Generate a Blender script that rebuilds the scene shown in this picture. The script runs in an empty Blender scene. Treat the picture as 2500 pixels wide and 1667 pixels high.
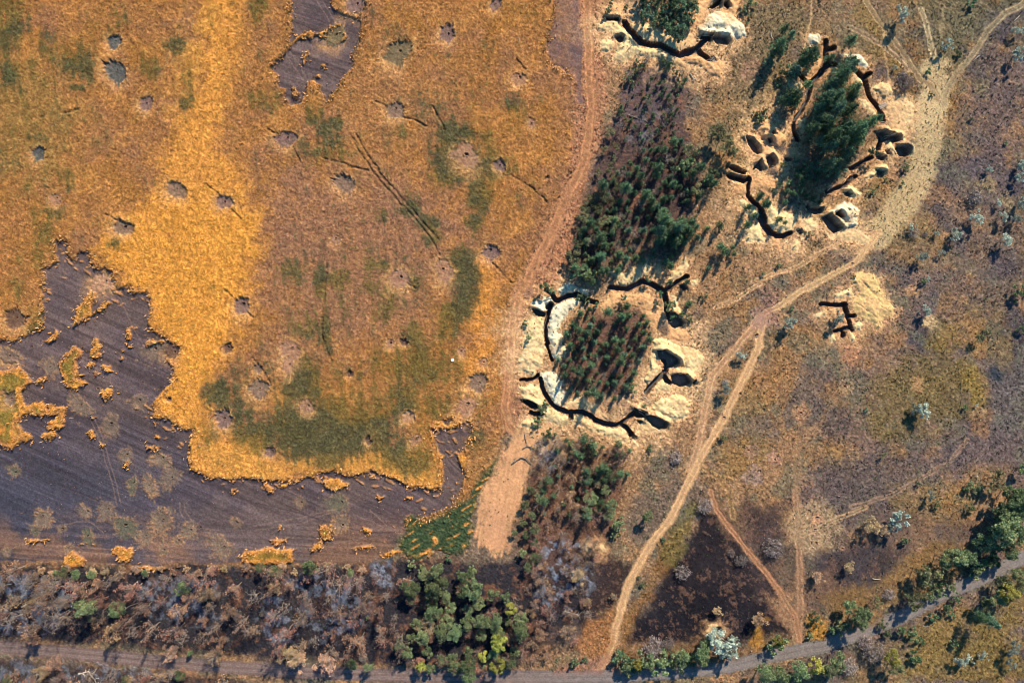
import bpy, math, random
import numpy as np
from math import radians as RAD

# ------------------------------------------------------------------ camera, sky, sun, exposure
SC = bpy.context.scene
COL = SC.collection
PPM = 8.0                    # photograph pixels per metre on the ground
CX, CY = 1250.0, 833.5
CAM_H = 209.0
SUN_EL, SUN_AZ = 34.0, 25.0  # sun to the upper right of the photograph

cam = bpy.data.cameras.new('camera')
cam.sensor_width = 36.0
cam.lens = 36.0 * CAM_H / (2500.0 / PPM)
cam.clip_start = 1.0
cam.clip_end = 6000.0
cam_ob = bpy.data.objects.new('camera', cam)
cam_ob.location = (0, 0, CAM_H)
cam_ob.rotation_euler = (0, 0, 0)
COL.objects.link(cam_ob)
SC.camera = cam_ob

world = bpy.data.worlds.new('World')
SC.world = world
world.use_nodes = True
wn = world.node_tree.nodes
wl = world.node_tree.links
bg = wn['Background']
sky = wn.new('ShaderNodeTexSky')
sky.sky_type = 'NISHITA'
sky.sun_disc = False
sky.sun_elevation = RAD(SUN_EL)
sky.sun_rotation = RAD(SUN_AZ)
sky.air_density = 1.0
sky.dust_density = 0.2
sky.ozone_density = 6.0
cool = wn.new('ShaderNodeMix')              # a cool clear sky
cool.data_type = 'RGBA'
cool.blend_type = 'MULTIPLY'
cool.inputs[0].default_value = 1.0
cool.inputs[7].default_value = (0.50, 0.92, 1.0, 1.0)
wl.new(sky.outputs[0], cool.inputs[6])
wl.new(cool.outputs[2], bg.inputs[0])
bg.inputs[1].default_value = 0.095

sun = bpy.data.lights.new('sun', 'SUN')
sun.energy = 5.0
sun.angle = RAD(0.5)
sun.color = (1.0, 0.86, 0.66)
sun_ob = bpy.data.objects.new('sun', sun)
sun_ob.rotation_euler = (RAD(90 - SUN_EL), 0, RAD(180 - SUN_AZ))
sun_ob.location = (60, 120, 120)
COL.objects.link(sun_ob)

SC.view_settings.view_transform = 'Standard'
SC.view_settings.look = 'None'
SC.view_settings.exposure = 1.0
SC.view_settings.gamma = 1.0
SC.cycles.pixel_filter_type = 'BLACKMAN_HARRIS'
SC.cycles.filter_width = 0.9

rnd = random.Random(11)
RG = np.random.default_rng(11)

# ------------------------------------------------------------------ small helpers
def s2l(c):
    c = np.asarray(c, dtype=np.float64) / 255.0
    return np.where(c <= 0.04045, c / 12.92, ((c + 0.055) / 1.055) ** 2.4)

KLIT = np.array([1.84, 1.84, 1.80])       # how bright a flat white ground shows under this sun, sky and exposure

def alb(r, g, b):
    """base colour of a surface that shows (r, g, b) where the sun falls on flat ground"""
    return np.clip(s2l((r, g, b)) / KLIT, 0.002, 0.75).astype(np.float32)

ZO = {'A': (0, 0), 'B': (620, 0), 'C': (1240, 0), 'D': (1840, 0),
      'E': (0, 410), 'F': (620, 410), 'G': (1240, 410), 'H': (1840, 410),
      'I': (0, 820), 'J': (620, 820), 'K': (1240, 820), 'L': (1840, 820),
      'M': (0, 1227), 'N': (620, 1227), 'O': (1240, 1227), 'P': (1840, 1227),
      'X': (1780, 180), 'Y': (1260, 680), '_': (0, 0)}
ZS = {k: 3.5636 for k in ZO}
ZS['O'] = ZS['P'] = 2.0364
ZS['X'] = ZS['Y'] = 3.0545
ZS['_'] = 1.0

def T(s):
    """'A 10,20 30,40 B 5,6' -> ground points in photograph pixels; a letter names the survey tile"""
    out = []
    t = '_'
    for w in s.split():
        if w in ZO:
            t = w
            continue
        x, y = w.split(',')
        out.append((ZO[t][0] + float(x) / ZS[t], ZO[t][1] + float(y) / ZS[t]))
    return out

def wxy(px, py):
    return (px - CX) / PPM, (CY - py) / PPM

# ------------------------------------------------------------------ the survey grid (2 photograph pixels = 0.25 m)
STEP = 2.0
X0, X1, Y0, Y1 = -120.0, 2620.0, -120.0, 1790.0
NX = int((X1 - X0) / STEP) + 1
NY = int((Y1 - Y0) / STEP) + 1
gx = X0 + STEP * np.arange(NX, dtype=np.float32)
gy = Y0 + STEP * np.arange(NY, dtype=np.float32)
PX, PY = np.meshgrid(gx, gy)

def vnoise(x, y, seed):
    n = 256
    lat = np.random.default_rng(seed).random((n, n), dtype=np.float32)
    xi = np.floor(x).astype(np.int32); yi = np.floor(y).astype(np.int32)
    fx = (x - xi).astype(np.float32); fy = (y - yi).astype(np.float32)
    fx = fx * fx * (3 - 2 * fx); fy = fy * fy * (3 - 2 * fy)
    x0 = xi % n; x1 = (xi + 1) % n; y0 = yi % n; y1 = (yi + 1) % n
    a = lat[y0, x0] * (1 - fx) + lat[y0, x1] * fx
    b = lat[y1, x0] * (1 - fx) + lat[y1, x1] * fx
    return (a * (1 - fy) + b * fy) * 2 - 1

def fbm(x, y, scale, seed, octs=4, gain=0.55):
    a, tot, out = 1.0, 0.0, 0
    for o in range(octs):
        k = 2.03 ** o / scale
        ang = 0.6 * o + seed
        c, s = math.cos(ang), math.sin(ang)
        out = out + a * vnoise((x * c - y * s) * k + 31.7 * o, (x * s + y * c) * k + 11.3 * o, seed * 17 + o)
        tot += a
        a *= gain
    return (out / tot * 1.6).astype(np.float32)

def aniso(x, y, deg, along, across, seed):
    c, s = math.cos(RAD(deg)), math.sin(RAD(deg))
    u = x * c + y * s
    v = -x * s + y * c
    return vnoise(u / along + 7.1, v / across + 3.3, seed)

def smooth(a, b, x):
    t = np.clip((x - a) / (b - a), 0, 1)
    return t * t * (3 - 2 * t)

F_BIG = fbm(PX, PY, 260, 1, 4)
F_MID = fbm(PX, PY, 90, 2, 4)
F_SM = fbm(PX, PY, 26, 3, 4, .7)
F_FINE = fbm(PX, PY, 9, 4, 3, .75)
F_GRAIN = (0.6 * vnoise(PX / 3.1, PY / 3.1, 5) + 0.55 * vnoise(PX / 5.3 + 9, PY / 5.3, 6)
           + 0.5 * RG.standard_normal(PX.shape).astype(np.float32) * 0.55).astype(np.float32)
WARPX = 5 * fbm(PX, PY, 30, 7, 3, .7)
WARPY = 5 * fbm(PX, PY, 30, 8, 3, .7)

def window(x0, y0, x1, y1):
    i0 = max(0, int((x0 - X0) / STEP)); i1 = min(NX, int((x1 - X0) / STEP) + 2)
    j0 = max(0, int((y0 - Y0) / STEP)); j1 = min(NY, int((y1 - Y0) / STEP) + 2)
    return (slice(j0, j1), slice(i0, i1))

def seg_dist(x, y, pts, closed):
    d = np.full(x.shape, 1e9, np.float32)
    n = len(pts)
    for k in range(n if closed else n - 1):
        ax, ay = pts[k]; bx, by = pts[(k + 1) % n]
        dx, dy = bx - ax, by - ay
        L = dx * dx + dy * dy + 1e-9
        t = np.clip(((x - ax) * dx + (y - ay) * dy) / L, 0, 1)
        d = np.minimum(d, (x - ax - t * dx) ** 2 + (y - ay - t * dy) ** 2)
    return np.sqrt(d)

def poly(pts, margin=30, warp=1.0):
    """window and signed distance (positive inside), in photograph pixels"""
    xs = [p[0] for p in pts]; ys = [p[1] for p in pts]
    w = window(min(xs) - margin, min(ys) - margin, max(xs) + margin, max(ys) + margin)
    x = PX[w] + warp * WARPX[w]
    y = PY[w] + warp * WARPY[w]
    ins = np.zeros(x.shape, bool)
    n = len(pts)
    for k in range(n):
        ax, ay = pts[k]; bx, by = pts[(k + 1) % n]
        if ay == by:
            continue
        c = ((ay > y) != (by > y)) & (x < (bx - ax) * (y - ay) / (by - ay) + ax)
        ins ^= c
    d = seg_dist(x, y, pts, True)
    return w, np.where(ins, d, -d)

def line(pts, margin=30, warp=0.3):
    xs = [p[0] for p in pts]; ys = [p[1] for p in pts]
    w = window(min(xs) - margin, min(ys) - margin, max(xs) + margin, max(ys) + margin)
    return w, seg_dist(PX[w] + warp * WARPX[w], PY[w] + warp * WARPY[w], pts, False)

C = np.zeros((NY, NX, 3), np.float32)       # base colour of the ground
H = np.zeros((NY, NX), np.float32)          # its height in metres
ID = np.zeros((NY, NX), np.int32)           # which object each bit of ground belongs to
GRAIN = np.full((NY, NX), 0.30, np.float32) # how speckled
BUMP = np.full((NY, NX), 0.20, np.float32)  # how tufted, metres

def put(w, m, col):
    """lay a base colour over the ground where the mask is on"""
    m = m[..., None]
    C[w] = C[w] * (1 - m) + np.asarray(col, np.float32) * m

def setv(A, w, m, v):
    A[w] = A[w] * (1 - m) + v * m

def blend(a, b, t):
    t = np.clip(t, 0, 1)[..., None]
    return np.asarray(a, np.float32) * (1 - t) + np.asarray(b, np.float32) * t
# ------------------------------------------------------------------ the land: meadow first, then everything laid over it
ID_MEADOW, ID_STUBBLE, ID_CROP, ID_ROAD, ID_TRACK, ID_SCORCH, ID_FOREST, ID_SAND = range(8)
ALLW = (slice(0, NY), slice(0, NX))

# meadow: pinkish tan near the trenches, grey violet where fire ran to the right, olive and mustard patches
east = smooth(1900, 2380, PX + 140 * F_BIG + 60 * F_MID)
C[:] = blend(alb(164, 128, 94), alb(126, 108, 92), smooth(-.35, .55, F_MID))
C[:] = blend(C, blend(alb(118, 102, 98), alb(90, 82, 86), smooth(-.3, .4, F_MID)), east * smooth(-.55, .25, F_BIG + .5 * F_MID + .25))
C[:] = blend(C, alb(140, 118, 78), .65 * smooth(.05, .6, fbm(PX, PY, 120, 21, 4)) * smooth(1650, 1850, PX))
C[:] = blend(C, alb(172, 128, 80), .5 * smooth(.15, .6, fbm(PX, PY, 70, 22, 4)) * smooth(1500, 1800, PX))
C[:] = blend(C, alb(112, 112, 92), .55 * smooth(.15, .55, fbm(PX, PY, 55, 23, 4)))
H[:] = 0.25 * F_BIG
BUMP[:] = 0.36
GRAIN[:] = 0.62

def patch(s, col, soft=20, k=1.0, warp=1.5, mott=.35, margin=60):
    """a soft edged area of another ground cover"""
    w, d = poly(T(s), margin, warp)
    m = k * smooth(-soft, soft, d + soft * 1.2 * mott * F_SM[w] * 2) * np.clip(1 + mott * F_SM[w] * 1.4, 0, 1)
    put(w, m, col)
    return w, m

patch('L 1320,200 1640,60 1860,170 2010,400 2000,600 1700,760 1420,880 1180,960 960,820 950,620 1080,330', alb(126, 108, 68), 30, .8)
patch('L 1850,150 2010,330 2010,600 1900,600 1860,400', alb(158, 132, 62), 20, .6)
patch('H 1510,1568 1520,1400 1640,1300 1800,1380 1760,1568', alb(146, 122, 66), 20, .6)
patch('D 860,30 1000,60 1130,220 1230,420 1400,620 1410,780 1280,800 1190,640 1010,450 850,160', alb(158, 124, 66), 22, .7)
patch('D 1250,300 1400,330 1530,470 1520,560 1440,560 1290,400', alb(164, 120, 66), 16, .7)
patch('D 1690,640 1800,600 1800,760 1760,1080 1720,1160 1680,900', alb(152, 116, 66), 16, .7)
patch('H 1180,660 1500,800 1560,880 1300,840 1160,780', alb(170, 128, 74), 25, .6)
patch('H 1900,660 2100,640 2090,780 1950,860', alb(150, 124, 74), 25, .6)
patch('K 2060,330 2352,250 2352,420 2050,560', alb(160, 118, 76), 25, .6)
patch('K 1800,880 2200,940 2180,1300 1900,1180', alb(150, 116, 70), 30, .7)
patch('P 860,560 1344,480 1344,896 700,896 720,640', alb(136, 114, 66), 30, .9)
patch('P 640,640 860,600 700,896 430,896', alb(128, 110, 80), 30, .7)
patch('C 2000,0 2352,0 2352,500 2200,900 2000,1000 1900,700', alb(134, 116, 88), 60, .7)
patch('D 0,0 900,0 1100,400 500,330 200,600 0,900', alb(128, 112, 86), 60, .65)
patch('D 1460,0 2352,0 2100,200 1750,560 1500,420 1250,100', alb(114, 108, 84), 60, .75)
patch('D 2000,350 2352,250 2352,1568 1900,1568 1780,1200 1850,700', alb(96, 88, 92), 50, .75)
patch('H 1650,100 2352,0 2352,1200 1500,1300 1150,1000 1400,800 1850,700', alb(108, 96, 96), 90, .65)
patch('L 550,600 900,720 900,900 650,860', alb(106, 90, 86), 25, .8)
patch('L 500,1150 900,1050 1350,1000 1800,900 1850,1050 1780,1200 1300,1330 850,1568 560,1568 280,1400', alb(104, 92, 92), 35, .8)
patch('L 2040,300 2352,200 2352,900 2100,800', alb(112, 104, 100), 40, .8)
patch('L 2030,270 2150,265 2195,330 2150,400 2060,400 2025,350', alb(52, 62, 74), 10, .9)

# road verge of the field and the stony grey strip at its top
patch('_ 1335,-60 1470,-60 1480,180 1470,330 1440,430 1410,540 1390,680 1330,700 1300,760 1278,820 1275,1040 1235,1060 1215,1000 1240,760 1280,640 1360,460 1400,250 1370,120', alb(184, 130, 96), 14, .9, mott=.2)

# ---- the wheat field west of the track
FIELD = '_ -140,-140 1400,-140 1395,100 1402,260 1385,420 1345,520 1300,610 1266,680 1240,760 1232,860 1228,960 1228,1060 1190,1130 1150,1210 1100,1262 985,1290 900,1368 700,1368 420,1375 -140,1375'
wF, dF = poly(T(FIELD), 40, 1.5)
mF = smooth(-16, 14, dF)
x, y = PX[wF], PY[wF]
big, mid, sm = F_BIG[wF], F_MID[wF], F_SM[wF]
tan = blend(alb(180, 126, 74), alb(170, 121, 82), smooth(-.4, .5, mid + .3 * sm))
tan = blend(tan, alb(176, 124, 62), .6 * smooth(.1, .6, fbm(x, y, 60, 31, 4)))
tan = blend(tan, alb(208, 146, 80), .55 * smooth(.1, .6, fbm(x, y, 45, 32, 4)))
put(wF, mF, tan)
patch('F 100,100 700,0 1300,0 1600,300 1900,500 1700,900 1500,1300 900,1568 300,1568 0,900', alb(166, 122, 94), 80, .8, mott=.3)
patch('B 950,500 1500,480 1700,900 1200,1400 700,1300 600,1000', alb(180, 130, 86), 70, .6)
patch('A 0,500 500,600 800,1200 500,1568 -300,1568 -300,300', alb(164, 128, 72), 70, .8)
# ripe golden bands
GOLD = [('_ 505,-60 600,-60 580,120 560,220 545,330 610,480 625,600 610,720 575,830 530,900 505,985 560,1060 680,1110 560,1180 480,1190 440,1060 370,1030 360,960 430,900 390,830 350,730 300,690 255,600 290,540 400,470 405,380 425,280 480,170', alb(232, 162, 78), 34, 1.0),
        ('_ 420,480 640,520 600,800 440,1000 380,1000 420,880 350,720 260,620', alb(238, 166, 72), 44, .8),
        ('_ 470,1055 560,1110 700,1130 800,1110 930,1108 1060,1140 1090,1195 1010,1195 905,1150 800,1160 660,1175 500,1180', alb(236, 168, 84), 18, 1.0),
        ('_ 1165,640 1215,640 1205,840 1165,960 1130,960 1150,800', alb(232, 158, 76), 22, .8),
        ('J 1000,780 1110,800 1150,1120 950,1150 960,960', alb(230, 162, 82), 14, .8),
        ('J 150,420 340,440 320,600 180,680', alb(228, 160, 80), 18, .8),
        ('A 1500,380 1850,150 1700,700 1450,900 1550,600', alb(226, 166, 82), 40, .5),
        ('I -30,600 180,560 160,940 -30,930', alb(224, 166, 80), 22, .9),
        ('I 1880,980 2300,960 2300,1230 1900,1230 1680,1100 1700,930', alb(232, 166, 82), 18, .8)]
for s, c_, soft, k in GOLD:
    patch(s, c_, soft, k, mott=.35)
# green undergrowth showing through the crop
GREEN = '''J 750,650,800,420,.5 1500,500,400,400,.45 F 900,1000,600,400,.34 B 1700,1200,600,500,.3 A 100,900,400,700,.3 A 40,120,150,260,1.3 420,480,260,200,.5 1310,580,70,90,1.2 1000,200,160,120,.7 720,560,120,140,.8 680,770,50,30,1 1540,400,90,60,.7 1660,780,60,170,.7 1620,900,50,60,.9 2250,60,70,90,1 2250,880,100,70,.9 100,700,120,160,.6
B 30,60,60,100,1 520,1010,60,80,1.1 620,1130,60,60,1.1 720,1080,50,50,1.2 110,870,110,90,.9 640,1300,180,110,.8 1280,1160,60,60,.7 1750,1180,130,100,1.1 1700,1400,130,150,1.1 2050,1250,80,120,.9 2000,1450,200,110,1 2250,960,100,100,.7 1260,300,80,100,.5
E 590,100,60,90,.9 450,400,120,60,.8 400,560,60,120,.9 280,760,110,90,1.1 320,1350,110,120,1 160,1030,60,120,.9 1020,660,60,50,.6
F 1700,60,150,90,1.1 1960,250,80,130,1.2 1920,470,60,60,1.3 1350,360,80,60,1 1500,480,90,60,1 1560,620,80,70,.9 1800,780,100,80,1 1830,950,110,120,1.3 1850,1120,90,90,1.3 1750,1260,130,80,1.1 1060,860,90,60,1 740,980,110,80,1.1 1010,1000,90,70,1 1180,1150,100,120,1 1130,1270,80,60,.9 1390,1000,60,60,.9 600,1000,80,120,.9 460,1370,120,100,.9 620,1400,50,180,.9 1650,1400,110,90,1 1380,1450,90,90,1 330,900,90,90,.9 1100,420,60,60,.8
J 1400,250,300,150,1.1 450,330,120,120,1.1 430,470,140,80,1.3 950,620,180,120,1.2 1280,560,120,160,1.1 700,800,460,230,1.2 450,830,230,200,1.2 1350,1050,200,130,1.3 640,1080,120,60,1 1900,900,100,90,1 1560,620,160,80,1 320,650,120,60,.8 1150,430,200,200,.7
I 1900,500,120,100,.9 2250,870,150,110,1.2 1800,850,90,90,1 130,400,120,120,.9 600,250,60,130,.8 30,650,90,100,.9 2100,600,200,250,.6'''
GM = np.zeros((NY, NX), np.float32)
t = 'A'
for wd in GREEN.split():
    if wd in ZO:
        t = wd
        continue
    ex, ey, ra, rb, k = [float(v) for v in wd.split(',')]
    q = ZS[t]
    ex, ey, ra, rb = ZO[t][0] + ex / q, ZO[t][1] + ey / q, ra / q * 1.4, rb / q * 1.4
    w = window(ex - 2 * ra, ey - 2 * rb, ex + 2 * ra, ey + 2 * rb)
    r = np.sqrt(((PX[w] - ex) / ra) ** 2 + ((PY[w] - ey) / rb) ** 2) + .25 * F_SM[w] + .12 * F_MID[w]
    GM[w] = np.maximum(GM[w], k * smooth(1.6, .2, r))
GM = np.clip(GM, 0, 1.1) * (.80 + .45 * F_MID)
GM = smooth(.30, .80, GM + .30 * F_SM + .22 * F_FINE + .26 * F_GRAIN + .22 * aniso(PX, PY, 84, 60, 7, 35) + .10)
gsel = np.zeros((NY, NX), np.float32); gsel[wF] = mF
put(ALLW, .80 * GM * gsel, blend(alb(104, 98, 52), alb(62, 82, 56), smooth(-.3, .4, F_MID + .4 * F_SM)))
ID[wF] = np.where(dF > 4, ID_CROP, ID[wF])
setv(H, wF, mF, 0.0)
ripe = smooth(-8, 40, dF)
H[wF] += (0.62 + .12 * sm) * ripe
setv(BUMP, wF, mF, 0.38)
setv(GRAIN, wF, mF, 0.52)

# ---- dark ploughed stubble cut out of the wheat
STUB = ['_ -140,1087 0,1084 36,1095 60,1060 40,980 -10,900 -10,822 30,835 70,817 107,800 112,755 109,719 107,690 108,654 146,643 137,615 140,584 166,590 163,626 180,632 196,612 216,618 230,654 253,651 278,660 275,693 292,702 317,691 323,719 356,716 370,733 365,758 362,786 390,820 412,831 446,848 404,876 426,899 421,927 379,972 373,1011 418,1028 474,1053 466,1101 463,1140 519,1168 600,1166 660,1170 704,1174 777,1157 811,1151 853,1165 909,1145 971,1168 1013,1190 1080,1193 1083,1151 1058,1115 1066,1089 1052,1050 1069,1028 1119,1016 1153,1044 1139,1087 1114,1115 1131,1143 1131,1185 1122,1213 1103,1235 1080,1252 985,1269 996,1291 974,1317 951,1356 923,1366 867,1373 700,1374 309,1378 196,1373 79,1373 -140,1372',
        'B 345,-200 660,-200 680,60 720,120 800,130 930,160 930,400 870,490 870,580 760,680 700,810 640,880 580,810 600,760 470,720 440,830 420,900 330,910 270,850 280,770 210,750 210,640 150,590 200,520 300,430 350,390 320,340 340,270 320,190',
        'B 810,-100 960,-100 965,110 860,110',
        'C 380,-100 630,-100 610,200 650,330 640,700 660,900 610,900 590,650 440,600 380,600 330,430 350,330 410,230 410,110']
for n_, s in enumerate(STUB):
    w, d = poly(T(s), 40, 1.2)
    x, y = PX[w], PY[w]
    m = smooth(-3, 3, d + 2.5 * F_FINE[w])
    if n_ == 3:
        m = m * (.75 + .3 * F_SM[w])
    a1 = 24.0 if n_ == 0 else 19.0
    bend = smooth(980, 1130, x + 30 * F_BIG[w]) * (n_ == 0)
    lower = smooth(1230, 1330, y) * (n_ == 0)
    rows = aniso(x, y, a1, 150, 3.4, 41) * .6 + aniso(x, y, a1, 300, 9, 42) * .6
    rows2 = aniso(x, y, 4, 170, 4, 43) * .6 + aniso(x, y, 2, 300, 10, 44) * .7
    rr = np.hypot(x - 1230, y - 1010)
    rows3 = vnoise(rr / 4.0, np.arctan2(y - 1010, x - 1230) * 3, 45) * .9
    rows = rows * (1 - lower) + rows2 * lower
    rows = rows * (1 - bend) + rows3 * bend
    west = smooth(760, 40, x + 90 * F_BIG[w]) * smooth(900, 1240, y)
    base = blend(alb(112, 95, 92), alb(98, 84, 86), smooth(-.3, .4, F_MID[w]))
    base = blend(base, alb(76, 76, 90), west)  # bluer to the lower left: soil tone plus painted corner vignette and cool grade
    base = blend(base, alb(142, 108, 86), .75 * lower * smooth(-.3, .4, F_MID[w] + rows * .3))
    base = base * np.exp(.42 * rows[..., None])
    if n_ == 3:
        base = blend(base, alb(138, 110, 104), .55)
    put(w, m, base)
    setv(H, w, m, 0.0)
    H[w] += m * .05 * rows
    setv(GRAIN, w, m, .30)
    setv(BUMP, w, m, .09)
    ID[w] = np.where(d > 0, ID_STUBBLE, ID[w])
for s in ['I 820,700 900,900 1000,1250 1050,1450', 'I 790,720 870,910 970,1270 1020,1470', 'B 280,460 330,560 460,730', 'B 310,450 390,560 480,720',
          'B 540,0 660,190', 'B 590,0 690,160', 'E 1040,1120 1150,1370 1260,1568', 'M 1565,0 1575,100 1640,190 1750,255 1870,270', 'M 1600,0 1620,90 1680,170 1770,230 1900,240',
          'N 0,240 400,180 680,80', 'N 0,200 400,130 690,60', 'N 860,100 1080,190 1280,270', 'N 1000,60 1150,190 1290,300', 'N 690,350 900,320 1030,270', 'M 560,180 700,160 780,160 900,260']:
    w, d = line(T(s), 8)
    m = smooth(2.4, .8, d) * (ID[w] == ID_STUBBLE)
    put(w, .55 * m, alb(146, 122, 112))
for s in ['I 200,450 500,600 900,780 1300,930 1660,1080', 'I 0,1060 400,1250 850,1430', 'B 330,180 560,270', 'B 400,560 760,690', 'E 830,1310 1100,1420', 'N 700,190 1000,260 1270,255', 'N 20,1 400,90 700,190', 'I 420,1130 700,1230']:
    w, d = line(T(s), 8)
    m = smooth(2.2, .6, d) * (ID[w] == ID_STUBBLE)
    put(w, .6 * m, alb(66, 56, 62))

# islands and rags of standing wheat left on the stubble
ISLES = ['I -300,300 0,300 180,260 290,390 220,440 200,500 240,600 370,560 420,640 440,590 550,610 590,630 570,700 560,800 510,800 410,790 440,740 520,670 350,700 270,660 200,690 150,760 130,850 160,930 120,970 0,930 -300,920',
         'E 780,1060 830,1080 820,1180 810,1290 740,1310 640,1370 670,1220 750,1140', 'E 460,1360 515,1420 510,1480 430,1530 380,1510 460,1440', 'E 940,1160 975,1170 900,1240 730,1350 800,1270',
         'I 660,80 730,160 680,210 670,300 680,370 770,410 680,470 610,470 560,380 530,300 530,210 600,140', 'I 850,20 890,60 890,170 850,210 780,180 790,140 830,110', 'I 940,430 990,480 960,560 900,560 890,480',
         'I 370,850 450,810 520,860 450,900 390,890', 'I 150,870 230,830 300,880 250,920 170,910', 'I 760,840 800,820 840,870 790,890', 'I 1350,860 1390,855 1410,890 1370,900', 'I 1330,740 1370,745 1350,790', 'I 1040,100 1080,110 1060,140', 'I 1050,170 1100,200 1070,220',
         'I 760,250 800,225 840,245 790,275', 'I 800,310 840,310 830,340', 'I 890,240 960,250 1000,300 950,330 900,280', 'I 1110,60 1160,100 1100,110', 'I 690,320 730,330 700,355', 'I 780,690 850,700 810,730', 'I 1100,0 1150,0 1140,40 1110,40',
         'E 1100,1400 1150,1410 1150,1490 1110,1480', 'E 820,1470 880,1480 890,1568 830,1568', 'E 1280,1500 1420,1500 1440,1530 1280,1540', 'E 540,1215 580,1210 560,1240',
         'J 70,1270 120,1280 190,1350 130,1350', 'J 230,1290 290,1280 280,1320 240,1330', 'J 600,1250 720,1230 840,1270 820,1310 700,1330 620,1310', 'J 410,1300 450,1310 430,1340', 'J 1060,1380 1130,1390 1090,1430', 'J 1000,1190 1060,1200 1040,1230', 'J 1330,1390 1380,1390 1350,1420',
         'J 1520,740 1600,720 1700,780 1800,640 1830,740 1720,820 1560,800', 'J 1760,1060 1810,1000 1840,1040 1850,1130 1790,1140', 'J 1530,830 1570,860 1570,960 1640,1060 1650,1180 1560,1100',
         'N -10,410 140,390 360,400 340,440 340,520 0,540 -110,520 -90,430', 'M 1010,370 1160,380 1170,480 1060,510 1040,460 980,430', 'M 550,450 640,410 720,470 740,560 560,560', 'N 480,400 560,340 590,330 590,400 500,430', 'N 930,200 1000,220 1030,270 960,260', 'N 205,190 240,195 230,225 205,220', 'N 130,330 220,305 330,320 220,350',
         'N 860,390 1070,360 1060,385 880,405', 'N 1080,460 1250,400 1300,420 1180,470', 'M 670,350 830,345 830,360 690,362', 'M 240,315 450,310 440,325 260,335', 'M 1180,560 1300,545 1500,560 1700,545 1500,575 1300,580', 'N 570,200 680,190 660,330 570,330',
         'B 450,290 510,265 550,290 640,260 680,220 740,190 780,260 810,310 770,370 690,390 640,350 600,320 540,300 500,360 460,330 420,350 330,410 300,380 420,310', 'B 420,520 480,440 495,460 430,560', 'B 580,580 620,570 630,590 590,605', 'B 530,670 570,655 580,680', 'B 470,730 530,710 600,750 560,780 430,770',
         'B 330,780 360,770 390,830 350,860', 'I 1080,1090 1130,1090 1110,1150', 'I 2000,1330 2060,1320 2010,1390', 'I 1280,960 1340,960 1330,1000', 'I 1330,950 1400,960 1380,1000', 'I 330,370 400,350 420,370 330,420', 'I 850,920 930,950 900,975']
for n_, s in enumerate(ISLES):
    w, d = poly(T(s), 16, .8)
    d = d + 3.0 * F_FINE[w] + 2.4 * F_SM[w] - 1.0
    m = smooth(-2.0, 2.0, d)
    put(w, m, blend(blend(alb(238, 166, 78), alb(206, 142, 84), smooth(-.4, .5, F_SM[w])), alb(128, 118, 52), .75 * smooth(5, 14, d) * smooth(-.2, .3, F_SM[w] + .3)))
    if n_ in (0, 4):
        put(w, .6 * smooth(6, 22, d + 6 * F_SM[w]) * smooth(-.3, .5, F_FINE[w] + F_SM[w]), alb(136, 124, 60))
    setv(H, w, m, .62 if n_ not in (40, 43, 44) else .35)
    setv(BUMP, w, m, .45)
    setv(GRAIN, w, m, .40)
    ID[w] = np.where(d > 0, ID_CROP, ID[w])

# loose wheat tufts strewn along the rim of the stubble
for k in range(240):
    s_ = T(STUB[0])
    a = rnd.randrange(9, len(s_) - 6)
    f = rnd.random()
    cx_ = s_[a][0] * (1 - f) + s_[a + 1][0] * f + rnd.gauss(0, 22)
    cy_ = s_[a][1] * (1 - f) + s_[a + 1][1] * f + abs(rnd.gauss(0, 26))
    rr_ = rnd.choice([1.0, 1.6, 2.4, 3.6]); ra_ = rnd.uniform(1.3, 3.2); rb_ = rnd.uniform(-.6, .9)
    w = window(cx_ - 10, cy_ - 10, cx_ + 10, cy_ + 10)
    if PX[w].size == 0:
        continue
    d = rr_ * (1 + .7 * F_FINE[w] + .5 * F_SM[w]) - np.hypot((PX[w] - cx_) / ra_, PY[w] - cy_ - rb_ * (PX[w] - cx_))
    m = smooth(-1.5, 1.5, d) * ((ID[w] == ID_STUBBLE) | (ID[w] == ID_CROP))
    put(w, .75 * m, alb(206, 146, 92))
    H[w] = np.maximum(H[w], .3 * m)

# crop pressed flat by wheels
for s in ['_ 856,331 878,373 915,421', '_ 870,330 890,368 928,416', 'F 1020,20 1150,180 1300,330 1450,500 1560,650 1620,760', 'F 1060,0 1180,150 1330,310 1480,480 1590,620', 'B 1060,880 1180,960 1300,1020 1420,1060 1500,1110', 'B 600,1380 800,1440 870,1460 1000,1490',
          'F 1400,1040 1330,1000', 'F 2080,830 2200,960 2352,1060', 'B 1550,930 1600,1020 1660,1130', 'J 600,0 640,130 670,210', 'F 600,1300 600,1560', 'F 640,840 590,1300', 'I 1820,580 1900,660 1990,710', 'I 2200,190 2290,300 2352,420', 'E 1790,140 1900,230', 'E 2010,360 2100,440', 'E 920,410 1010,450 1100,480', 'E 1130,560 1200,670', 'E 1960,1060 2050,1140 2200,1300', 'B 340,1290 410,1420', 'B 120,1120 220,1180',
          'A 560,990 700,950', 'C 80,520 150,610', 'G 20,70 200,170 340,300']:
    w, d = line(T(s), 14, .5)
    m = smooth(4.0, 1.0, d) * (ID[w] == ID_CROP) * np.clip(.8 + .6 * F_FINE[w], 0, 1)
    put(w, .45 * m, alb(118, 92, 64))
    H[w] -= .40 * m

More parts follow.
